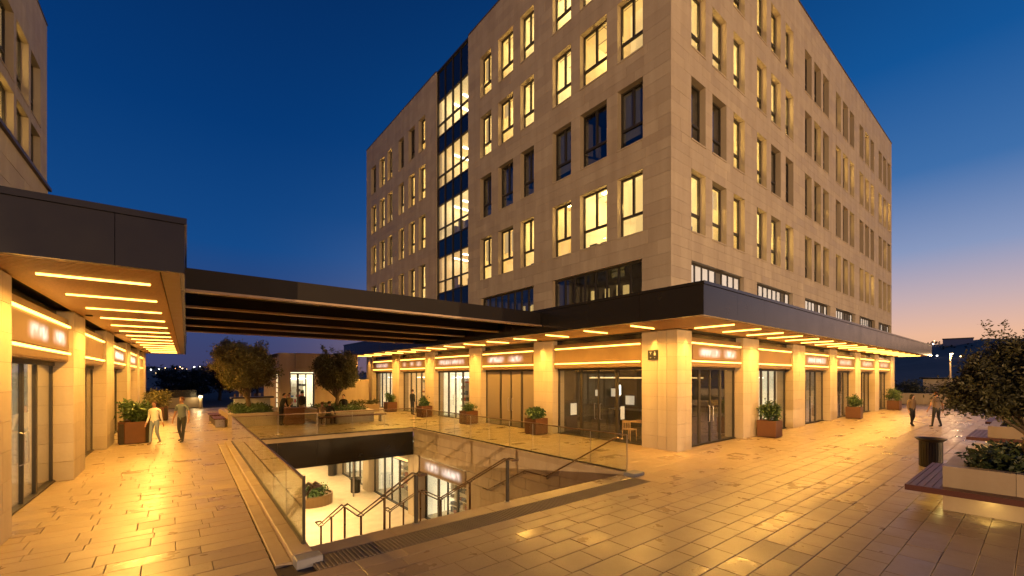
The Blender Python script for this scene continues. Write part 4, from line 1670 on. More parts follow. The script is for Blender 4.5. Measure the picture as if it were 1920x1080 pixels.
def tree(name, loc, trunk_h, rad, cz, label, mat, seed, clumps=110, per=70, size=.09, spread=.17, r0=.10, lean=(0, 0), group=None, limbs=14, wisps=0):
    rnd = random.Random(seed)
    o = empty(name, loc, label=label, cat='tree', group=group)
    mb, pts = crown((lean[0], lean[1], cz), rad, clumps, per, size, seed, spread=spread)
    for _ in range(wisps):
        w = rnd.uniform(0, 6.28)
        p = Vector((lean[0] + math.cos(w) * rad[0] * .5, lean[1] + math.sin(w) * rad[1] * .5, cz + rad[2] * .75))
        d = Vector((math.cos(w) * .5, math.sin(w) * .5, 1)).normalized()
        for k in range(60):
            s = rnd.random()
            q = p + d * s * .5 + Vector((rnd.gauss(0, .05), rnd.gauss(0, .05), rnd.gauss(0, .05)))
            leaf(mb, q, size, rnd, .4, .5)
    mb.build('crown', mat, o, local=True)
    tk = MB()
    p = [Vector((0, 0, -.1))]
    for i in range(1, 6):
        f = i / 5
        p.append(Vector((lean[0] * f * .8 + rnd.gauss(0, .03), lean[1] * f * .8 + rnd.gauss(0, .03), trunk_h * f)))
    tk.tube(p, [r0 * (1.25 - .5 * i / 5) for i in range(6)], 9)
    t_ = tk.build('trunk', M_BARK, o, local=True, smooth=True)
    lm = MB()
    for q in rnd.sample(pts, min(limbs, len(pts))):
        a = p[rnd.choice((3, 4, 5))]
        mid = (a + q) / 2 + Vector((rnd.gauss(0, .12), rnd.gauss(0, .12), rnd.uniform(.0, .2)))
        lm.tube([a, mid, q], [r0 * .42, r0 * .25, r0 * .07], 6)
    lm.build('limbs', M_BARK, o, local=True, smooth=True)
    return o


def planter_proto(h=.72, w=.74, bush=(.34, .34, .34), seed=1, per=24, clumps=46, size=.13, asp=.5, chamfer=.0, label=None, mat=None, bz=.30):
    o = empty('planter', (0, 0, 0), label=label, cat='planter', group='rust coloured box planters with bushes')
    m = MB()
    t = .02
    hw = w / 2
    if chamfer:
        c = chamfer
        pr = [(-hw, -hw + c), (-hw + c, -hw), (hw - c, -hw), (hw, -hw + c), (hw, hw - c), (hw - c, hw), (-hw + c, hw), (-hw, hw - c)]
    else:
        pr = [(-hw, -hw), (hw, -hw), (hw, hw), (-hw, hw)]
    n = len(pr)
    for i in range(n):
        a, b_ = pr[i], pr[(i + 1) % n]
        m.face([(*a, .03), (*b_, .03), (*b_, h), (*a, h)])
        m.face([(a[0] * .92, a[1] * .92, h), (b_[0] * .92, b_[1] * .92, h), (b_[0] * .92, b_[1] * .92, h - .12), (a[0] * .92, a[1] * .92, h - .12)])
        m.face([(*a, h), (*b_, h), (b_[0] * .92, b_[1] * .92, h), (a[0] * .92, a[1] * .92, h)])
    m.build('box', M_CORTEN, o, local=True)
    s = MB(); s.box(-hw * .93, hw * .93, -hw * .93, hw * .93, .0, h - .07); s.build('soil', M_SOIL, o, local=True)
    mb, pts = crown((0, 0, h + bz), bush, clumps, per, size, seed, asp=asp, spread=.09, bottom=-.95)
    mb.build('bush', mat or M_LEAF_BUSH, o, local=True)
    st = MB()
    rnd = random.Random(seed)
    for q in pts[:9]:
        st.tube([(rnd.uniform(-.08, .08), rnd.uniform(-.08, .08), h - .1), (q.x * .5, q.y * .5, h + .1), q], [.014, .01, .004], 5)
    st.build('stems', M_BARK, o, local=True)
    return o


def put(o, x, y, rz=0.0, z=0.0):
    o.location = (x, y, z)
    o.rotation_euler.z = rz
    return o


put(planter_proto(seed=3, bush=(.36, .36, .42), bz=.38, clumps=60, label='rust coloured box planter with a full round bush before the numeral 8 shop'), 20.25, 7.42)
put(planter_proto(seed=4, bush=(.30, .30, .36), bz=.3, label='rust coloured box planter with a pale wispy bush before the right arcade'), 33.3, 7.4, .05)
put(planter_proto(seed=5, bush=(.48, .44, .46), bz=.42, clumps=60, label='rust coloured box planter with a wide bush at the far end of the right arcade'), 44.4, 7.35, -.04)
put(planter_proto(seed=6, bush=(.34, .34, .20), bz=.2, clumps=50, size=.15, label='rust coloured box planter with low broad leaves next to the frosted shopfront'), 13.05, 14.45)
put(planter_proto(seed=7, bush=(.34, .34, .20), bz=.17, clumps=50, size=.09, label='rust coloured box planter with a low flat bush beside the brightest white shop'), 12.95, 19.9)
put(planter_proto(seed=8, bush=(.22, .22, .34), bz=.26, clumps=36, label='rust coloured box planter with a thin upright bush before the warm shop'), 12.9, 25.0)
put(planter_proto(seed=9, bush=(.38, .38, .40), bz=.34, clumps=60, size=.1, label='rust coloured box planter with a rounded bush near the far end of the long arcade'), 12.9, 30.4)
put(planter_proto(seed=10, h=.85, w=1.0, bush=(.48, .48, .42), bz=.38, clumps=70, size=.22, asp=.36, chamfer=.22, label='brown planter with chamfered corners and long leaved shrub by the left shops'), -.98, 22.5, .03)
put(planter_proto(seed=11, h=.8, w=1.0, bush=(.62, .60, .52), bz=.45, clumps=90, size=.19, asp=.36, chamfer=.22, mat=M_LEAF_OLIVE, label='brown planter with wide yellow green shrub at the far end of the left shops'), -.45, 33.0)
m = MB(); m.box(4.9, 5.85, 25.3, 26.05, 0.02, .86); m.box(4.86, 5.89, 25.26, 26.09, .86, .90)
bx = m.build('box_planter', M_CORTEN, origin=(5.4, 25.7, 0))
tag(bx, 'plain brown box stand without plants in front of the man in black', 'box')


def hedge(parent, x0, x1, y0, y1, z0, h, seed, mat, size=.11, n=60, per=60):
    rnd = random.Random(seed)
    mb = MB()
    for _ in range(n):
        p = Vector((rnd.uniform(x0, x1), rnd.uniform(y0, y1), z0 + h * rnd.uniform(.1, .95) ** .6))
        tone = rnd.random()
        for _ in range(per):
            leaf(mb, p + Vector((rnd.gauss(0, .11), rnd.gauss(0, .11), rnd.gauss(0, .08))), size, rnd, .5, tone)
    return mb.build('hedge', mat, parent)


def stone_planter(x0, x1, y0, y1, h, label, seed, hedge_h=.35, mat=None, rim=.26, n=60, light=False):
    o = empty('stone_planter', (x0, y1, 0), label=label, cat='planter')
    rnd = random.Random(seed)
    zs = cuts(0.0, h, .42, rnd=rnd)
    core = MB(); core.box(x0 + .01, x1 - .01, y0 + .01, y1 - .01, 0, h - .08); core.build('soil_bed', M_SOIL, o)
    for a, b_ in zip(zs, zs[1:]):
        for (ax, lo, hi) in (('x', y0, y1), ('X', y0, y1), ('y', x0 + rim, x1 - rim), ('Y', x0 + rim, x1 - rim)):
            xs = split_len(lo, hi, .9, 1.3, rnd)
            for u, v in zip(xs, xs[1:]):
                m = MB()
                u_, v_ = u + .003, v - .003
                if ax == 'x': m.box(x0, x0 + rim, u_, v_, a + .003, b_ - .002, t=rnd.random())
                if ax == 'X': m.box(x1 - rim, x1, u_, v_, a + .003, b_ - .002, t=rnd.random())
                if ax == 'y': m.box(u_, v_, y0, y0 + rim, a + .003, b_ - .002, t=rnd.random())
                if ax == 'Y': m.box(u_, v_, y1 - rim, y1, a + .003, b_ - .002, t=rnd.random())
                m.build('planter_stone', M_KERB, o)
    hedge(o, x0 + rim + .12, x1 - rim - .12, y0 + rim + .12, y1 - rim - .12, h - .1, hedge_h, seed, mat or M_LEAF_DARK, n=n)
    return o


def bench(x0, x1, y0, y1, ring, label, z=.46, lit=True, ends=True):
    """slatted bench along the long side of a planter, wrapped round its short end"""
    o = empty('bench', (x0, y1, 0), label=label, cat='bench')
    n = 4
    w = (y1 - y0 - .06) / n
    for i in range(n):
        m = MB(); m.box(x0 + .055, x1, y0 + i * w + .006, y0 + (i + 1) * w - .006, z - .045, z); m.build('slat', M_BENCH, o)
    m = MB(); m.box(x0, x0 + .05, y0 if not ring else ring[0], y1, z - .11, z); m.build('front_board', M_BENCH, o)
    m = MB(); m.box(x0 + .053, x1, y1 - .055, y1, z - .11, z); m.build('side_board', M_BENCH, o)
    if ring:
        k = max(1, int((ring[1] - x0 - .055) / .11))
        ww = (ring[1] - x0 - .06) / k
        for i in range(k):
            m = MB(); m.box(x0 + .055 + i * ww, x0 + .055 + (i + 1) * ww - .012, ring[0], y0 - .003, z - .045, z); m.build('slat', M_BENCH, o)
    m = MB()
    for xx in (x0 + .45, (x0 + x1) / 2, x1 - .4):
        m.box(xx, xx + .05, y0 - .0, y1 - .1, z - .16, z - .05)
    m.build('bracket', M_FRAME, o)
    m = MB(); m.box(x1 - .5, x1 - .44, y0, y0 + .06, 0, z - .16); m.build('support', M_FRAME, o)
    if lit:
        m = MB(); m.box(x0 + .5, x1 - .2, y0 + .02, y0 + .05, z - .20, z - .165); m.build('light_strip', M_LEDSOFT, o)
    return o


# right foreground row of planters with wrap-round benches
for i, (bx_, nm) in enumerate(((11.45, 'nearest'), (22.2, 'middle'), (30.2, 'farthest'))):
    stone_planter(bx_ + .33, bx_ + 3.3, -2.6, 1.24, .86, ['large stone planter with clipped dark hedge in the right foreground', 'stone planter with hedge just behind the nearest one on the right', 'stone planter with hedge, farthest of the right row'][i], 20 + i, .30, M_LEAF_HEDGE, n=150 if i == 0 else 60)
    bench(bx_, bx_ + 3.4, 1.25, 1.74, (-2.6, bx_ + .325), ['dark red slatted bench wrapped round the nearest right stone planter', 'dark red slatted bench on the middle right planter', 'dark red slatted bench on the farthest right planter'][i])
    for yy in (.6, -.8, -2.0):
        lamp('bench_light', 'AREA', (bx_ + .25, yy, .36), 3.0, (1, .72, .2), None, (.5, 0, -1), shape='RECTANGLE', size=.06, size_y=1.2)
    lamp('bench_light', 'AREA', (bx_ + 1.6, 1.36, .36), 3.5, (1, .72, .2), None, (0, .2, -1), shape='RECTANGLE', size=2.2, size_y=.06)
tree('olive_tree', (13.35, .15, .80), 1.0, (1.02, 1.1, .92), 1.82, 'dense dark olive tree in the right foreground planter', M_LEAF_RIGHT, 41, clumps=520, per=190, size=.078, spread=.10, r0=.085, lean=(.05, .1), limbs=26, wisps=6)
tree('olive_tree', (32.0, -.4, .80), 1.1, (1.5, 1.5, 1.2), 2.1, 'small olive tree in the farthest right planter', M_LEAF_OLIVE, 42, clumps=90, per=60, size=.1, spread=.16)
tree('olive_tree', (24.0, -.6, .80), 1.1, (1.4, 1.4, 1.1), 2.0, 'small olive tree in the middle right planter, mostly hidden', M_LEAF_OLIVE, 43, clumps=90, per=60, size=.1, spread=.16)
m = MB(); m.lathe([(0, .83), (.05, .83), (.06, .89), (.03, .93), (0, .93)], (12.95, .75), 10)
tag(m.build('garden_light', glow('green_garden_light', (.75, 1, .3), 3), origin=(12.95, .75, .83)), 'tiny glowing garden light in the nearest right hedge', 'light')

# planters round the two trees beyond the stair well
stone_planter(2.42, 5.0, 26.0, 31.0, .68, 'stone planter under the spreading olive tree left of the kiosk', 31, .30, M_LEAF_BUSH, n=70)
stone_planter(6.75, 9.4, 24.5, 29.5, .68, 'stone planter under the darker olive tree in front of the kiosk', 32, .24, M_LEAF_BUSH, n=60)
tree('olive_tree', (3.65, 29.0, .60), 1.05, (1.8, 1.75, 1.4), 2.5, 'spreading yellow green olive tree left of the kiosk', M_LEAF_OLIVE, 44, clumps=420, per=150, size=.135, spread=.15, r0=.13, limbs=20, wisps=8)
tree('olive_tree', (8.15, 27.2, .60), 1.05, (1.32, 1.3, 1.3), 2.4, 'rounder dark olive tree in front of the kiosk entrance', M_LEAF_DARK, 45, clumps=380, per=150, size=.125, spread=.135, r0=.12, limbs=20, wisps=4)


def plank_bench(x0, x1, y0, y1, label):
    o = empty('bench', (x0, y0, 0), label=label, cat='bench')
    L_ = x1 - x0 > y1 - y0
    for i in range(3):
        m = MB()
        if L_:
            w = (y1 - y0) / 3; m.box(x0, x1, y0 + i * w, y0 + (i + 1) * w - .015, .40, .46)
        else:
            w = (x1 - x0) / 3; m.box(x0 + i * w, x0 + (i + 1) * w - .015, y0, y1, .40, .46)
        m.build('slat', M_BENCH, o)
    for k in (0, 1):
        m = MB()
        if L_:
            xx = x0 + .2 if k == 0 else x1 - .28
            m.box(xx, xx + .08, y0 + .06, y1 - .06, 0, .40)
        else:
            yy = y0 + .2 if k == 0 else y1 - .28
            m.box(x0 + .06, x1 - .06, yy, yy + .08, 0, .40)
        m.build('leg', M_STEEL, o)
    return o


plank_bench(6.3, 9.9, 23.9, 24.45, 'long timber bench in front of the planter with the dark olive tree')
plank_bench(1.85, 2.38, 26.3, 28.0, 'timber bench on the left side of the left tree planter, nearer one')
plank_bench(1.85, 2.38, 29.0, 30.8, 'timber bench on the left side of the left tree planter, farther one')


# ------------------------------------------------------------------ bins
def bin_(x, y, z, label, k=1.0):
    o = empty('litter_bin', (x, y, z), label=label, cat='litter bin')
    m = MB(); m.lathe([(.22 * k, .03), (.235 * k, .72 * k), (.22 * k, .72 * k), (.21 * k, .05)], (0, 0), 24); m.build('liner', M_BLACK, o, local=True, smooth=True)
    m = MB(); m.lathe([(.0, .0), (.24 * k, .0), (.24 * k, .035), (.0, .035)], (0, 0), 24); m.build('base', M_BLACK, o, local=True)
    n = 26
    me = None
    for i in range(n):
        w = 2 * math.pi * i / n
        if me is None:
            q = MB(); q.box(-.018 * k, .018 * k, .242 * k, .256 * k, .02, .74 * k); me = q.mesh('slat', M_FRAME)
        s = sub('slat', me, o); s.rotation_euler.z = w
    m = MB(); m.lathe([(.25 * k, .72 * k), (.34 * k, .80 * k), (.345 * k, .82 * k), (.30 * k, .81 * k), (.235 * k, .74 * k)], (0, 0), 28); m.build('rim', M_FRAME, o, local=True, smooth=True)
    return o


bin_(17.2, 2.05, 0, 'dark slatted litter bin with flared rim behind the nearest right bench')
bin_(8.75, 25.75, LOW, 'dark slatted litter bin on the lower floor beside a slim post', 1.05)
bin_(9.0, 31.2, LOW, 'dark litter bin far back on the lower floor by the second pilaster', 1.1)
m = MB(); m.tube([(8.35, 24.9, LOW), (8.35, 24.9, -1.2)], .05, 10); tag(m.build('slim_post', M_STEEL, origin=(8.35, 24.9, LOW)), 'slim pale post on the lower floor near the nearer bin', 'post')
o = empty('curved_planter', (6.2, 24.9, LOW), label='round fronted planter with mixed plants on the lower floor', cat='planter')
m = MB(); m.lathe([(0, .0), (.95, 0), (.98, .55), (.9, .55), (.88, .45), (0, .45)], (0, 0), 28); m.build('tub', M_BRONZE, o, local=True, smooth=False)
mb, _ = crown((0, 0, .72), (.75, .75, .28), 60, 26, .17, 77, asp=.5, spread=.1, bottom=-.9); mb.build('plants', M_LEAF_BUSH, o, local=True)

# ------------------------------------------------------------------ café furniture behind the corner glass, clothes rail
def cafe_chair(x, y, rz, label):
    o = empty('cafe_chair', (x, y, .012), rz, label=label, cat='chair', group='chairs in the dark corner café')
    m = MB(); m.box(-.21, .21, -.2, .2, .44, .475); m.build('seat', M_WOOD, o, local=True)
    for sx in (-1, 1):
        for sy, h_ in ((-1, .44), (1, .82)):
            m = MB(); m.tube([(sx * .20, sy * .19, 0), (sx * .19, sy * .185, h_)], .017, 7); m.build('leg', M_WOOD, o, local=True)
    m = MB(); m.box(-.20, .20, .175, .2, .72, .82); m.build('backrest', M_WOOD, o, local=True)
    m = MB()
    for i in range(4):
        m.box(-.14 + i * .085, -.115 + i * .085, .18, .195, .475, .72)
    m.build('spindles', M_WOOD, o, local=True)
    return o


cafe_chair(14.62, 10.55, 1.5, 'timber café chair close to the corner glass')
cafe_chair(15.7, 10.2, -1.4, 'timber café chair beyond the café table')
o = empty('cafe_table', (15.15, 10.4, .012), label='square café table between two timber chairs behind the corner glass', cat='table')
m = MB(); m.box(-.4, .4, -.4, .4, .72, .75); m.build('top', M_WOOD, o, local=True)
m = MB(); m.lathe([(.24, 0), (.24, .02), (.03, .05), (.03, .72)], (0, 0), 14); m.build('pedestal', M_FRAME, o, local=True)
o = empty('cafe_counter', (17.2, 12, 0), label='long dark café counter in the back of the corner café', cat='counter')
m = MB(); m.box(17.0, 17.6, 9.8, 13.4, .012, 1.0); m.build('front', M_BRASS, o)
m = MB(); m.box(16.95, 17.65, 9.75, 13.45, 1.0, 1.05); m.build('top', M_STEEL, o)
m = MB(); m.tube([(16.3, 12.3, 2.2), (16.3, 12.3, 1.75)], .05, 8); tag(m.build('pendant_lamp', M_WHITELAMP, origin=(16.3, 12.3, 1.9)), 'small white tube lamp hanging inside the corner café', 'lamp')
tt = (lb[0][0] + lb[0][1]) * .5
o = empty('clothes_rail', FL(tt, 1.4, 0), label='clothes rail with hanging garments inside the first left shop', cat='clothes rail')
m = MB()
m.tube([FL(tt - 1.6, 1.4, .01), FL(tt - 1.6, 1.4, 1.6), FL(tt + 1.6, 1.4, 1.6), FL(tt + 1.6, 1.4, .01)], .016, 7); m.build('rail', M_STEEL, o)
for i in range(14):
    x = tt - 1.45 + i * .21
    g_ = MB(); hh = RND.uniform(.75, 1.1)
    g_.box(x, x + .05, 1.18, 1.62, 1.56 - hh, 1.56, top=.02, F=FL)
    g_.build('garment', M_GOODS[RND.choice((3, 3, 2, 1, 4))], o)

# ------------------------------------------------------------------ kiosk pavilion beyond the trees
kx0, kx1, ky = 6.05, 11.4, 33.2
ki = empty('kiosk', (kx0, ky, 0), label='low pale flat roofed pavilion with a lit glazed entrance beyond the trees', cat='building')
kd = (6.75, 8.35)
m = MB()
m.box(kx0, kd[0], ky, ky + .4, 0, 4.25); m.box(kd[1], kx1, ky, ky + .4, 0, 4.25); m.box(kd[0], kd[1], ky, ky + .4, 2.9, 4.25)
m.box(kx0 - .01, kx0 + .3, ky + .4, ky + 6, 0, 2.9); m.box(kx1 - .3, kx1, ky + .4, ky + 6, 0, 4.25); m.box(kx0, kx1, ky + .4, ky + 6, 4.0, 4.2)
m.box(kx0, kx0 + .3, ky + .4, ky + 6, 2.9, 4.25)
m.build('wall', M_WALL, ki)
m = MB(); m.box(kx0 + 1.0, kx1 + .02, ky - .09, ky - .003, 3.15, 4.27); m.build('fascia', M_KERB, ki)
storefront(FR(0, ky, 0), kd[0], kd[1], ki, 'white', 0, 2.85, posts=(0, .33, .66, 1), depth=4, dpt=.2)
m = MB()
for i in range(7):
    m.box(kx0 - .03, kx0 - .012, ky + .5, ky + .9, .45 + i * .35, .72 + i * .35)
m.build('lit_slot', M_SHOPW, ki)
shelf(FR(0, ky, 0), 6.8, 8.3, 2.8, 0, 2.3, 'stocked shelf inside the lit pavilion', 15, 5)
m = MB(); m.box(11.6, 13.4, 36.0, 36.4, 0, 2.3); m.box(11.6, 13.4, 36.0, 36.4, 2.3, 2.36); tag(m.build('garden_wall', M_WALL, origin=(12.5, 36.2, 0)), 'short stone wall right of the pavilion', 'wall')
o = empty('hedge_planter', (10.3, 31, 0), label='low wall with clipped hedge between the pavilion and the long arcade', cat='planter')
m = MB(); m.box(10.3, 12.3, 31.0, 31.5, 0, .55); m.build('box', M_KERB, o); hedge(o, 10.4, 12.2, 31.05, 31.45, .45, .35, 91, M_LEAF_DARK, n=26, per=50)

# serving counter half hidden by the left tree
o = empty('counter', (4.2, 33.8, 0), label='pale counter with a dark flat top half hidden behind the left olive tree', cat='counter')
m = MB(); m.box(3.5, 4.5, 33.8, 34.4, .02, 1.12); m.box(4.52, 5.6, 33.8, 34.4, .02, 1.12); m.build('front_panel', M_PALEPANEL, o)
m = MB(); m.box(3.3, 5.8, 33.65, 34.5, 1.123, 1.22); m.build('top', M_BLACK, o)
# slim posts and fence boards behind the left planter
for i in range(7):
    xx = 4.1 + i * .34
    m = MB(); m.box(xx, xx + .13, 39.9, 40.0, 0, 1.25, top=.0)
    o = m.build('timber_post', M_BARK if i % 2 == 0 else M_KERB, origin=(xx, 39.95, 0))
    tag(o, '%s upright timber post from the left behind the left olive tree' % ('first', 'second', 'third', 'fourth', 'fifth', 'sixth', 'seventh')[i], 'post', 'timber posts behind the left olive tree')


# ------------------------------------------------------------------ people
def add_person(loc, heading, h, label, cols, pose, hair='short', sleeves='short', group=None, carry=None):
    """heading: world angle the figure faces; body grown from a skeleton as one skin"""
    k = h / 1.75
    V, Ed, Rr, Reg = [], [], [], []

    def vert(p, r, parent, reg):
        V.append(Vector(p) * k); Rr.append((r[0] * k, r[1] * k) if isinstance(r, tuple) else (r * k, r * k)); Reg.append(reg)
        if parent is not None:
            Ed.append((parent, len(V) - 1))
        return len(V) - 1
    ps = pose
    sit = ps.get('sit', False)
    hz = .48 if sit else .95
    ln = ps.get('lean', 0.0)                      # forward lean (m at the shoulders); front is -Y
    pe = vert((0, 0, hz), (.150, .115), None, 'leg')
    be = vert((0, -ln * .25, hz + .17), (.135, .105), pe, 'top')
    ch = vert((0, -ln * .65, hz + .36), (.165, .115), be, 'top')
    ub = vert((0, -ln, hz + .475), (.125, .085), ch, 'top')
    nk = vert((0, -ln - .015, hz + .56), (.054, .056), ub, 'skin')
    h0 = vert((0, -ln - .035, hz + .625), (.062, .075), nk, 'skin')
    h1 = vert((0, -ln - .03, hz + .70), (.075, .094), h0, 'skin')
    h2 = vert((0, -ln - .015, hz + .77), (.066, .080), h1, 'skin')
    vert((0, -ln - .015, hz + .795), (.03, .04), h2, 'skin')
    vert((0, -ln - .125, hz + .685), (.012, .014), h1, 'skin')      # nose
    for s, lg in ((-1, ps['legL']), (1, ps['legR'])):
        hp = vert((s * .092, 0, hz - .07), (.088, .092), pe, 'leg')
        kn = vert((s * .10, lg[0], (hz - .0 if sit else .50) + lg[1]), (.056, .060), hp, 'leg')
        an = vert((s * .105, lg[2], .095 + lg[3]), (.040, .043), kn, 'leg')
        he = vert((s * .105, lg[2] + .01, .045 + lg[3]), (.040, .040), an, 'shoe')
        vert((s * .115, lg[2] - .15, .035 + lg[3] * .6), (.038, .028), he, 'shoe')
    arm_reg = 'top' if sleeves == 'long' else 'skin'
    for s, ar in ((-1, ps['armL']), (1, ps['armR'])):
        sh = vert((s * .185, -ln, hz + .455), (.058, .06), ub, 'top')
        e = (s * (.235 + ar[0]), -ln + ar[1], hz + .18 + ar[2])
        mid = [(a + b_) / 2 for a, b_ in zip((s * .205, -ln, hz + .445), e)]
        um = vert(mid, (.048, .048), sh, 'top')
        el = vert(e, (.040, .040), um, arm_reg)
        wv = (s * (.25 + ar[3]), -ln + ar[4], hz - .07 + ar[5])
        wr = vert(wv, (.028, .026), el, arm_reg)
        d = (Vector(wv) - Vector(e)).normalized()
        hd = vert(Vector(wv) + d * .065, (.032, .018), wr, 'skin')
        side = Vector((0, 1, 0))
        for j, (off, ln_) in enumerate(((-.026, .070), (-.009, .082), (.009, .078), (.025, .06))):
            b0 = vert(Vector(wv) + d * .10 + side * off, (.010, .010), hd, 'skin')
            b1 = vert(Vector(wv) + d * (.10 + ln_ * .55) + side * off + Vector((-s * .006, 0, 0)), (.009, .009), b0, 'skin')
            vert(Vector(wv) + d * (.10 + ln_) + side * off + Vector((-s * .02, 0, 0)), (.007, .007), b1, 'skin')
        t0 = vert(Vector(wv) + d * .045 + Vector((0, -.035, 0)), (.011, .011), wr, 'skin')
        vert(Vector(wv) + d * .085 + Vector((-s * .01, -.052, 0)), (.009, .009), t0, 'skin')
    me = bpy.data.meshes.new('body')
    me.from_pydata([tuple(v) for v in V], Ed, [])
    o = bpy.data.objects.new('person', me)
    COL.objects.link(o)
    sk = o.modifiers.new('skin', 'SKIN')
    for i, sv in enumerate(me.skin_vertices[0].data):
        sv.radius = Rr[i]
        sv.use_root = (i == 0)
    sk.use_smooth_shade = True
    ss = o.modifiers.new('sub', 'SUBSURF')
    ss.levels = ss.render_levels = 1
    dg = bpy.context.evaluated_depsgraph_get()
    ev = o.evaluated_get(dg)
    nm = bpy.data.meshes.new_from_object(ev)
    o.modifiers.clear()
    o.data = nm
    nm.materials.clear()
    regs = ['skin', 'top', 'leg', 'shoe']
    for r in regs:
        nm.materials.append(cols[r])
    segs = [(V[a], V[b_], Reg[b_], Rr[b_][0]) for a, b_ in Ed]
    for pl_ in nm.polygons:
        c = pl_.center
        best, bd_ = 'top', 9
        for a, b_, rg, rr in segs:
            ab = b_ - a
            tt_ = max(0, min(1, (c - a).dot(ab) / max(ab.length_squared, 1e-9)))
            dd = (c - (a + ab * tt_)).length - rr * .6
            if dd < bd_:
                bd_, best = dd, rg
        if sit is False and best == 'top' and c.z < .93 * k and abs(c.x) < .17 * k:
            best = 'leg'
        pl_.material_index = regs.index(best)
        pl_.use_smooth = True
    o.location = loc
    o.rotation_euler.z = heading + math.pi / 2
    W[o] = Vector(loc)
    tag(o, label, 'person', group)
    # hair
    hb_ = MB()
    c0 = Vector((0, -ln - .008, hz + .715)) * k
    n, mm = 16, 9
    long_ = hair == 'long'
    b0 = 0
    for i in range(mm + 1):
        ph = math.pi * .5 * (i / mm) * (1.75 if long_ else 1.30)
        for j in range(n):
            w = 2 * math.pi * j / n
            front = max(0, -math.sin(w))
            p2 = ph * (1 - .52 * front)
            r_ = 1.0 + (.12 if long_ and p2 > 1.7 else 0)
            z = math.cos(p2) * .105
            q = Vector((math.sin(min(p2, 1.75)) * math.cos(w) * .088 * r_, math.sin(min(p2, 1.75)) * math.sin(w) * .108 * r_, z))
            if long_ and p2 > 1.5:
                q.z -= (p2 - 1.5) * .23
            hb_.v.append(c0 + q * k)
    for i in range(mm):
        for j in range(n):
            a, b_ = i * n + j, i * n + (j + 1) % n
            hb_.f.append((a, b_, b_ + n, a + n)); hb_.m.append(0); hb_.t.append(.5)
    hb_.build('hair', cols['hair'], o, local=True, smooth=True)
    for s in (-1, 1):
        m = MB()
        p = Vector((s * .03, -ln - .118, hz + .705)) * k
        m.lathe([(0, p.z - .006), (.008, p.z), (0, p.z + .006)], (p.x, p.y), 6); m.build('eye', M_BLACK, o, local=True)
    m = MB(); p = Vector((0, -ln - .112, hz + .645)) * k
    m.box(p.x - .02, p.x + .02, p.y - .004, p.y + .01, p.z - .004, p.z + .004); m.build('mouth', M_LIPS, o, local=True)
    return o


M_LIPS = plain('lips', (.3, .1, .08), .5)
SK = plain('skin', (.48, .27, .18), .5, var=.06)
SK2 = plain('skin_tan', (.40, .21, .13), .5, var=.06)
cl = lambda n, c: plain(n, c, .85, var=.15, scale=22, bump=.15)
HAIR_B, HAIR_R, HAIR_K = cl('brown_hair', (.06, .03, .018)), cl('red_brown_hair', (.13, .045, .02)), cl('black_hair', (.012, .01, .009))
C_WHITE, C_LJEAN, C_GREYT, C_DJEAN = cl('cream_top', (.80, .76, .72)), cl('light_jeans', (.25, .31, .44)), cl('grey_blue_shirt', (.11, .14, .175)), cl('dark_jeans', (.028, .03, .036))
C_BLK, C_BEIGE, C_TAN, C_OLIVE, C_TAUPE = cl('black_cloth', (.012, .012, .013)), cl('beige_trousers', (.38, .29, .19)), cl('tan_cardigan', (.16, .10, .055)), cl('olive_shirt', (.20, .16, .08)), cl('taupe_shirt', (.17, .12, .085))
SHOE, SHOE2 = cl('dark_shoes', (.02, .018, .016)), cl('tan_shoes', (.25, .17, .10))
TOCAM = math.atan2(-SY, -CY)
walk1 = dict(legL=(-.07, .0, -.10, .0), legR=(-.03, 0, .14, .045), armL=(.0, .03, 0, .02, -.06, 0), armR=(.0, .02, 0, .02, .07, 0))
walk2 = dict(legL=(-.02, .0, .12, .04), legR=(-.06, 0, -.12, .0), armL=(.03, .02, 0, .06, -.02, .01), armR=(.03, .02, 0, .06, -.08, .01))
stand = dict(legL=(-.01, 0, .0, 0), legR=(-.01, 0, .01, 0), armL=(-.02, -.02, 0, -.10, -.20, .14), armR=(-.02, -.02, 0, -.10, -.20, .14))
stand2 = dict(legL=(-.01, 0, .02, 0), legR=(-.01, 0, -.02, 0), armL=(.0, .0, 0, .0, -.03, 0), armR=(.0, .0, 0, .0, -.05, 0))
seat = dict(sit=True, lean=.10, legL=(-.42, .0, -.44, 0), legR=(-.42, .0, -.40, 0), armL=(.0, -.12, .02, -.08, -.30, .12), armR=(.0, -.12, .02, -.08, -.30, .12))
add_person((-.37, 21.41, 0), TOCAM + .08, 1.64, 'woman in cream top and light jeans walking past the left shops', dict(skin=SK, top=C_WHITE, leg=C_LJEAN, shoe=SHOE2, hair=HAIR_B), walk1, 'tied', 'long')
add_person((.46, 21.5, 0), TOCAM + .05, 1.77, 'man in grey blue t-shirt and dark jeans walking beside the woman in cream', dict(skin=SK2, top=C_GREYT, leg=C_DJEAN, shoe=SHOE, hair=HAIR_R), walk2, 'short', 'short')
add_person((30.5, 4.35, 0), TOCAM + .1, 1.66, 'woman with long dark hair and tan cardigan walking in the right plaza', dict(skin=SK, top=C_TAN, leg=C_BLK, shoe=SHOE, hair=HAIR_K), walk1, 'long', 'long')
add_person((30.75, 3.45, 0), TOCAM + math.pi - .1, 1.80, 'man in taupe t-shirt and dark trousers beside the long haired woman', dict(skin=SK2, top=C_TAUPE, leg=C_DJEAN, shoe=SHOE, hair=HAIR_R), walk2, 'short', 'short')
add_person((5.95, 26.3, 0), TOCAM + math.pi - .4, 1.78, 'man in black top and beige trousers standing beside the plain brown box', dict(skin=SK2, top=C_BLK, leg=C_BEIGE, shoe=SHOE2, hair=HAIR_K), stand2, 'short', 'long')
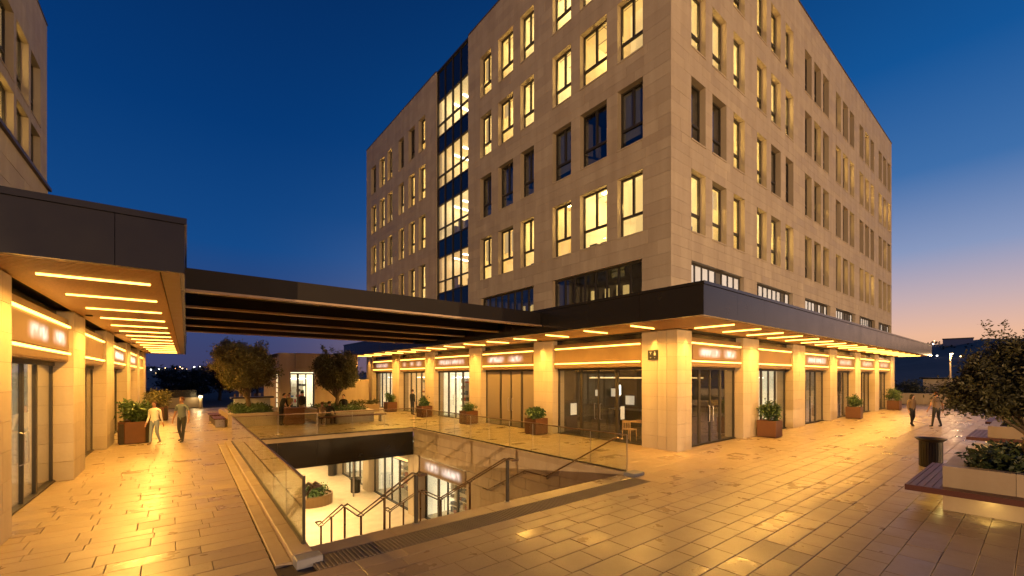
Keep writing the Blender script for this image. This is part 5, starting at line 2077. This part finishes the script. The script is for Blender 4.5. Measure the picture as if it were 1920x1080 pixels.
add_person((5.55, 27.6, 0), TOCAM, 1.62, 'person in olive shirt standing behind the plain brown box', dict(skin=SK, top=C_OLIVE, leg=C_DJEAN, shoe=SHOE, hair=HAIR_B), stand, 'short', 'short')
add_person((4.75, 25.6, 0), TOCAM + 1.5, 1.70, 'person all in black at the right corner of the left tree planter', dict(skin=SK, top=C_BLK, leg=C_BLK, shoe=SHOE, hair=HAIR_K), dict(stand, lean=.18), 'short', 'long')
add_person((6.75, 24.15, 0), TOCAM + math.pi - .2, 1.74, 'person in black coat sitting at the left end of the long timber bench', dict(skin=SK, top=C_BLK, leg=C_BLK, shoe=SHOE, hair=HAIR_K), seat, 'short', 'long')
add_person((6.42, 24.22, 0), TOCAM + math.pi + .1, 1.68, 'person in taupe top sitting pressed close to the one in black', dict(skin=SK, top=C_TAUPE, leg=C_DJEAN, shoe=SHOE, hair=HAIR_B), seat, 'short', 'long')
add_person((8.2, 26.05, .30), TOCAM, 1.68, 'person in dark jacket sitting on the planter edge under the dark olive tree', dict(skin=SK, top=C_BLK, leg=C_DJEAN, shoe=SHOE, hair=HAIR_K), seat, 'short', 'long')
add_person((13.0, 26.95, 0), 0.2, 1.72, 'person in dark clothes standing at the door of the warm shop', dict(skin=SK, top=C_BLK, leg=C_DJEAN, shoe=SHOE, hair=HAIR_B), stand2, 'short', 'long')

# ------------------------------------------------------------------ far walls, lights, trees, hills
def low_wall(x0, y0, x1, y1, h, label, mat=M_KERB, glass=False, t=.4):
    o = empty('low_wall', (x0, y0, 0), label=label, cat='wall')
    d = math.hypot(x1 - x0, y1 - y0)
    F = FR(x0, y0, math.atan2(y1 - y0, x1 - x0))
    xs = split_len(0, d, 1.5, 2.2)
    for a, b_ in zip(xs, xs[1:]):
        m = MB(); m.box(a + .004, b_ - .004, 0, t, -.05, h, t=RND.random(), F=F); m.build('wall_stone', mat, o)
    m = MB(); m.box(-.03, d + .03, -.03, t + .03, h + .002, h + .07, F=F); m.build('coping', mat, o)
    return o


low_wall(-8, 45.5, 2.2, 45.5, .75, 'low stone wall closing the far end of the left walkway')
low_wall(55.5, -12, 55.5, 14, .95, 'low pale stone wall closing the far side of the right plaza')
m = MB(); m.box(-8, 2.0, 46.2, 46.24, .5, 1.45)
tag(m.build('dark_railing', M_FASCIA, origin=(-3, 46.2, .5)), 'dark solid railing behind the low wall at the end of the left walkway', 'railing')
o = empty('bollard_light', (2.15, 43.6, 0), label='short lit bollard at the end of the left walkway', cat='light')
m = MB(); m.tube([(2.15, 43.6, 0), (2.15, 43.6, .85)], .15, 12); m.build('post', M_KERB, o)
m = MB(); m.tube([(2.15, 43.6, .852), (2.15, 43.6, 1.02)], .13, 12); m.build('lens', glow('bollard_lens', (1, .78, .4), 5), o)
m = MB(); m.tube([(2.15, 43.6, 1.022), (2.15, 43.6, 1.10)], .2, 12); m.build('cap', M_FASCIA, o)
lamp('bollard_beam', 'POINT', (2.05, 43.3, .95), 45, (1, .7, .3), o, shadow_soft_size=.1)
lamp('bollard_beam', 'POINT', (1.8, 45.1, .75), 14, (1, .7, .3), o, shadow_soft_size=.1)
# small things along the right far wall
o = empty('bench', (56, 3, 0), label='small table like bench by the foot of the street lamp', cat='bench')
m = MB(); m.box(53.0, 53.6, 2.2, 4.2, .5, .58); m.build('seat', M_WOOD, o)
m = MB(); m.box(53.1, 53.5, 2.4, 2.5, 0, .5); m.box(53.1, 53.5, 3.9, 4.0, 0, .5); m.build('legs', M_STEEL, o)


def street_lamp(x, y, hgt, label, energy, arm=(-.5, 0), e2=4.0):
    o = empty('street_lamp', (x, y, 0), label=label, cat='street lamp')
    m = MB(); m.tube([(0, 0, 0), (0, 0, hgt)], [.085, .055], 10); m.build('pole', M_KERB, o, local=True)
    m = MB(); m.lathe([(.16, 0), (.16, .06), (.09, .10), (.085, .4)], (0, 0), 14); m.build('base', M_FRAME, o, local=True)
    m = MB(); m.tube([(0, 0, hgt), (arm[0], arm[1], hgt + .06)], .035, 8); m.build('arm', M_FRAME, o, local=True)
    c = Vector((arm[0], arm[1], hgt + .02))
    m = MB(); m.box(c.x - .28, c.x + .28, c.y - .12, c.y + .12, c.z, c.z + .09, top=.02); hd = m.build('head', M_FRAME, o, local=True)
    m = MB(); m.box(c.x - .22, c.x + .22, c.y - .09, c.y + .09, c.z - .04, c.z - .004); m.build('lens', glow('street_lens', (1, .82, .5), 12), hd, local=True)
    l_ = lamp('street_beam', 'POINT', (c.x, c.y, c.z - .22), energy, (1, .61, .27), None, shadow_soft_size=.12)
    l_.parent = o
    return o


street_lamp(52.6, 5.05, 4.55, 'tall pale street lamp, lit, before the low wall at the far right', 220, (-.35, -.1))
# unseen lamps added behind the viewpoint to light the facades
for (x, y, h_, e, lab) in ((-26, -29, 5, K_FILL_LAMP * 1.2, 'unseen lamp added far behind the viewpoint, leftmost of the three'), (24, -40, 5, K_FILL_LAMP * .3, 'unseen lamp added far behind the viewpoint, middle of the three'), (38, -42, 5, K_FILL_LAMP * .6, 'unseen lamp added far behind the viewpoint, rightmost of the three')):
    street_lamp(x, y, h_, lab, e, (.3, .5))

rnd = random.Random(5)
for i, (x, y, hgt, r, lab) in enumerate((
        (-9.5, 52, 2.2, 2.0, 'dark far tree behind the end of the left shops'), (-6.5, 58, 1.7, 2.2, 'dark broad tree in the left distance beyond the railing'),
        (1.2, 56, 4.0, 2.3, 'dark tall tree just left of the spreading olive tree'),
        (4.6, 58, 4.4, 2.8, 'dark tree mostly hidden behind the spreading olive tree'), (8.8, 62, 4, 2.8, 'dark tree behind the pavilion'))):
    tree('far_tree', (x, y, -.3), hgt * .4, (r, r, hgt * .38), hgt * .55, lab, M_LEAF_FAR, 60 + i, clumps=90, per=60, size=.26, spread=.2, r0=.16, limbs=6)
for i, (x, y, hgt, r) in enumerate(((58.5, 8.2, 2.4, 1.5), (58.8, 5.8, 2.0, 1.3), (58.6, 3.2, 2.2, 1.4), (59.2, 10.6, 2.8, 1.7), (58.4, .6, 2.8, 1.7), (57.6, -2.2, 3.6, 2.1))):
    labs = ['grey green shrub behind the far right wall, left of the street lamp', 'low grey shrub behind the far right wall near the street lamp', 'shrub behind the far right wall just right of the lamp', 'shrub behind the far right wall close to the arcade end', 'bushy shrub behind the far right wall beside the big olive tree', 'tall shrub behind the far right wall hidden by the big olive tree']
    o = tree('shrub', (x, y, -.2), hgt * .35, (r, r, hgt * .42), hgt * .58, labs[i], M_LEAF_FAR if i != 1 else M_LEAF_DARK, 80 + i, clumps=60, per=40, size=.2, spread=.22, r0=.07, limbs=5)
    o['category'] = 'shrub'
# a far low building behind the right wall
o = empty('far_shed', (70, 6, 0), label='long low grey building beyond the shrubs at the far right', cat='building')
m = MB(); m.box(70, 78, 0, 9, -.1, 2.3); m.build('wall', M_WALL, o)
m = MB(); m.box(69.7, 78.3, -.3, 9.3, 2.3, 2.5); m.build('roof', M_FASCIA, o)

# hills
hb2 = MB()
NA, NR = 150, 16


def hill_h(az, f):
    a = math.degrees(az)
    ridge = 9 + 9.5 * math.exp(-((a - 2) / 26) ** 2) + 2.0 * math.sin(a * .21 + 1) + 1.3 * math.sin(a * .53) + .5 * math.sin(a * 1.7 + 2)
    if a > 70:
        ridge = 6.0 + 1.4 * math.sin(a * .23) + .9 * math.sin(a * .71) + .4 * math.sin(a * 1.9)
    return -.3 + ridge * (f ** 1.35)


for i in range(NA + 1):
    az = math.radians(-40 + 190 * i / NA)
    for j in range(NR + 1):
        f = j / NR
        r_ = 110 + 230 * f
        z = hill_h(az, min(1, f * 1.15)) if f < .87 else hill_h(az, 1) - (f - .87) * 30
        hb2.v.append(Vector((math.cos(az) * r_, math.sin(az) * r_, z - .2 + (.4 * math.sin(i * 1.3 + j * 2.1) if 0 < j else 0))))
for i in range(NA):
    for j in range(NR):
        a = i * (NR + 1) + j
        hb2.f.append((a, a + 1, a + NR + 2, a + NR + 1)); hb2.m.append(0); hb2.t.append(.5)
structure(hb2.build('hills', M_HILL, smooth=True))
# trees and houses on the skyline
sk_ = MB()
for i in range(420):
    az = math.radians(rnd.uniform(-20, 115))
    r_ = rnd.uniform(270, 318)
    z = hill_h(az, min(1, (r_ - 110) / 230 * 1.15))
    s = rnd.uniform(.6, 1.5)
    c = Vector((math.cos(az) * r_, math.sin(az) * r_, z))
    for k in range(14):
        d = Vector((rnd.gauss(0, s * .5), rnd.gauss(0, s * .5), abs(rnd.gauss(.4, .4)) * s))
        leaf(sk_, c + d, s * .8, rnd, .8)
sk_.build('hill_woods', M_LEAF_FAR)['kind'] = 'stuff'


def hill_house(az, r_, w, h, label, big=False):
    z = hill_h(math.radians(az), min(1, (r_ - 110) / 230 * 1.15)) - .5
    x, y = math.cos(math.radians(az)) * r_, math.sin(math.radians(az)) * r_
    o = empty('hill_house', (x, y, z), math.radians(az + 90), label=label, cat='house')
    m = MB(); m.box(-w / 2, w / 2, -2, 2, 0, h); m.build('wall', M_HILLWALL, o, local=True)
    m = MB(); m.box(-w / 2 - .2, w / 2 + .2, -2.2, 2.2, h, h + .4); m.build('roof', M_FASCIA, o, local=True)
    return o


M_HILLWALL = plain('dim_house_wall', (.34, .33, .34), .9)
hill_house(5.0, 292, 10, 3.2, 'large flat roofed building on top of the right hill')
hill_house(8.4, 300, 7, 1.8, 'long low house on the skyline left of the large hilltop building')
hill_house(104, 300, 9, 4, 'house on the left skyline nearest the shops')
hill_house(98.5, 300, 8, 4.5, 'house on the middle of the left skyline')
hill_house(94, 300, 9, 4, 'house on the left skyline by the dark trees')
M_HL = [glow('hill_lamp_warm', (1, .62, .28), 9), glow('hill_lamp_red', (1, .28, .10), 7), glow('hill_lamp_white', (1, .95, .9), 10)]
hl = [[MB(), MB(), MB()] for _ in range(1)][0]
spots = []
for px, py, c, s in ((283, 693, 2, .5), (298, 692, 2, .6), (326, 689, 1, .5), (333, 690, 1, .7), (338, 688, 0, .5), (342, 691, 0, .5), (329, 691, 1, .5), (364, 688, 2, .7), (375, 687, 2, .5), (384, 691, 2, .5),
                     (292, 700, 0, .35), (1750, 645, 2, .5), (1780, 643, 0, .8), (1798, 642, 2, .7), (1818, 635, 2, .5), (1757, 667, 2, .5), (1784, 668, 0, .4), (1801, 668, 0, .45), (1752, 639, 0, .35), (310, 690, 0, .4), (350, 692, 0, .35)):
    r = ray(px)
    hit = None
    for k in range(420):
        rr_ = 112 + k * .5
        q = math.hypot(*r)
        Z = rr_ / q
        z = H - (py - HY) * Z / FOC
        if z <= hill_h(math.atan2(r[1], r[0]), min(1, (rr_ - 110) / 230 * 1.15)) + .6:
            hit = Z - 1.0 / q
            break
    Z = hit or 300 / math.hypot(*r)
    z = H - (py - HY) * Z / FOC
    hl[c].lathe([(0, z - s * .6), (s * .6, z), (0, z + s * .6)], (r[0] * Z, r[1] * Z), 8)
for q, mt in zip(hl, M_HL):
    o = q.build('hillside_lights', mt)
    o['kind'] = 'stuff'
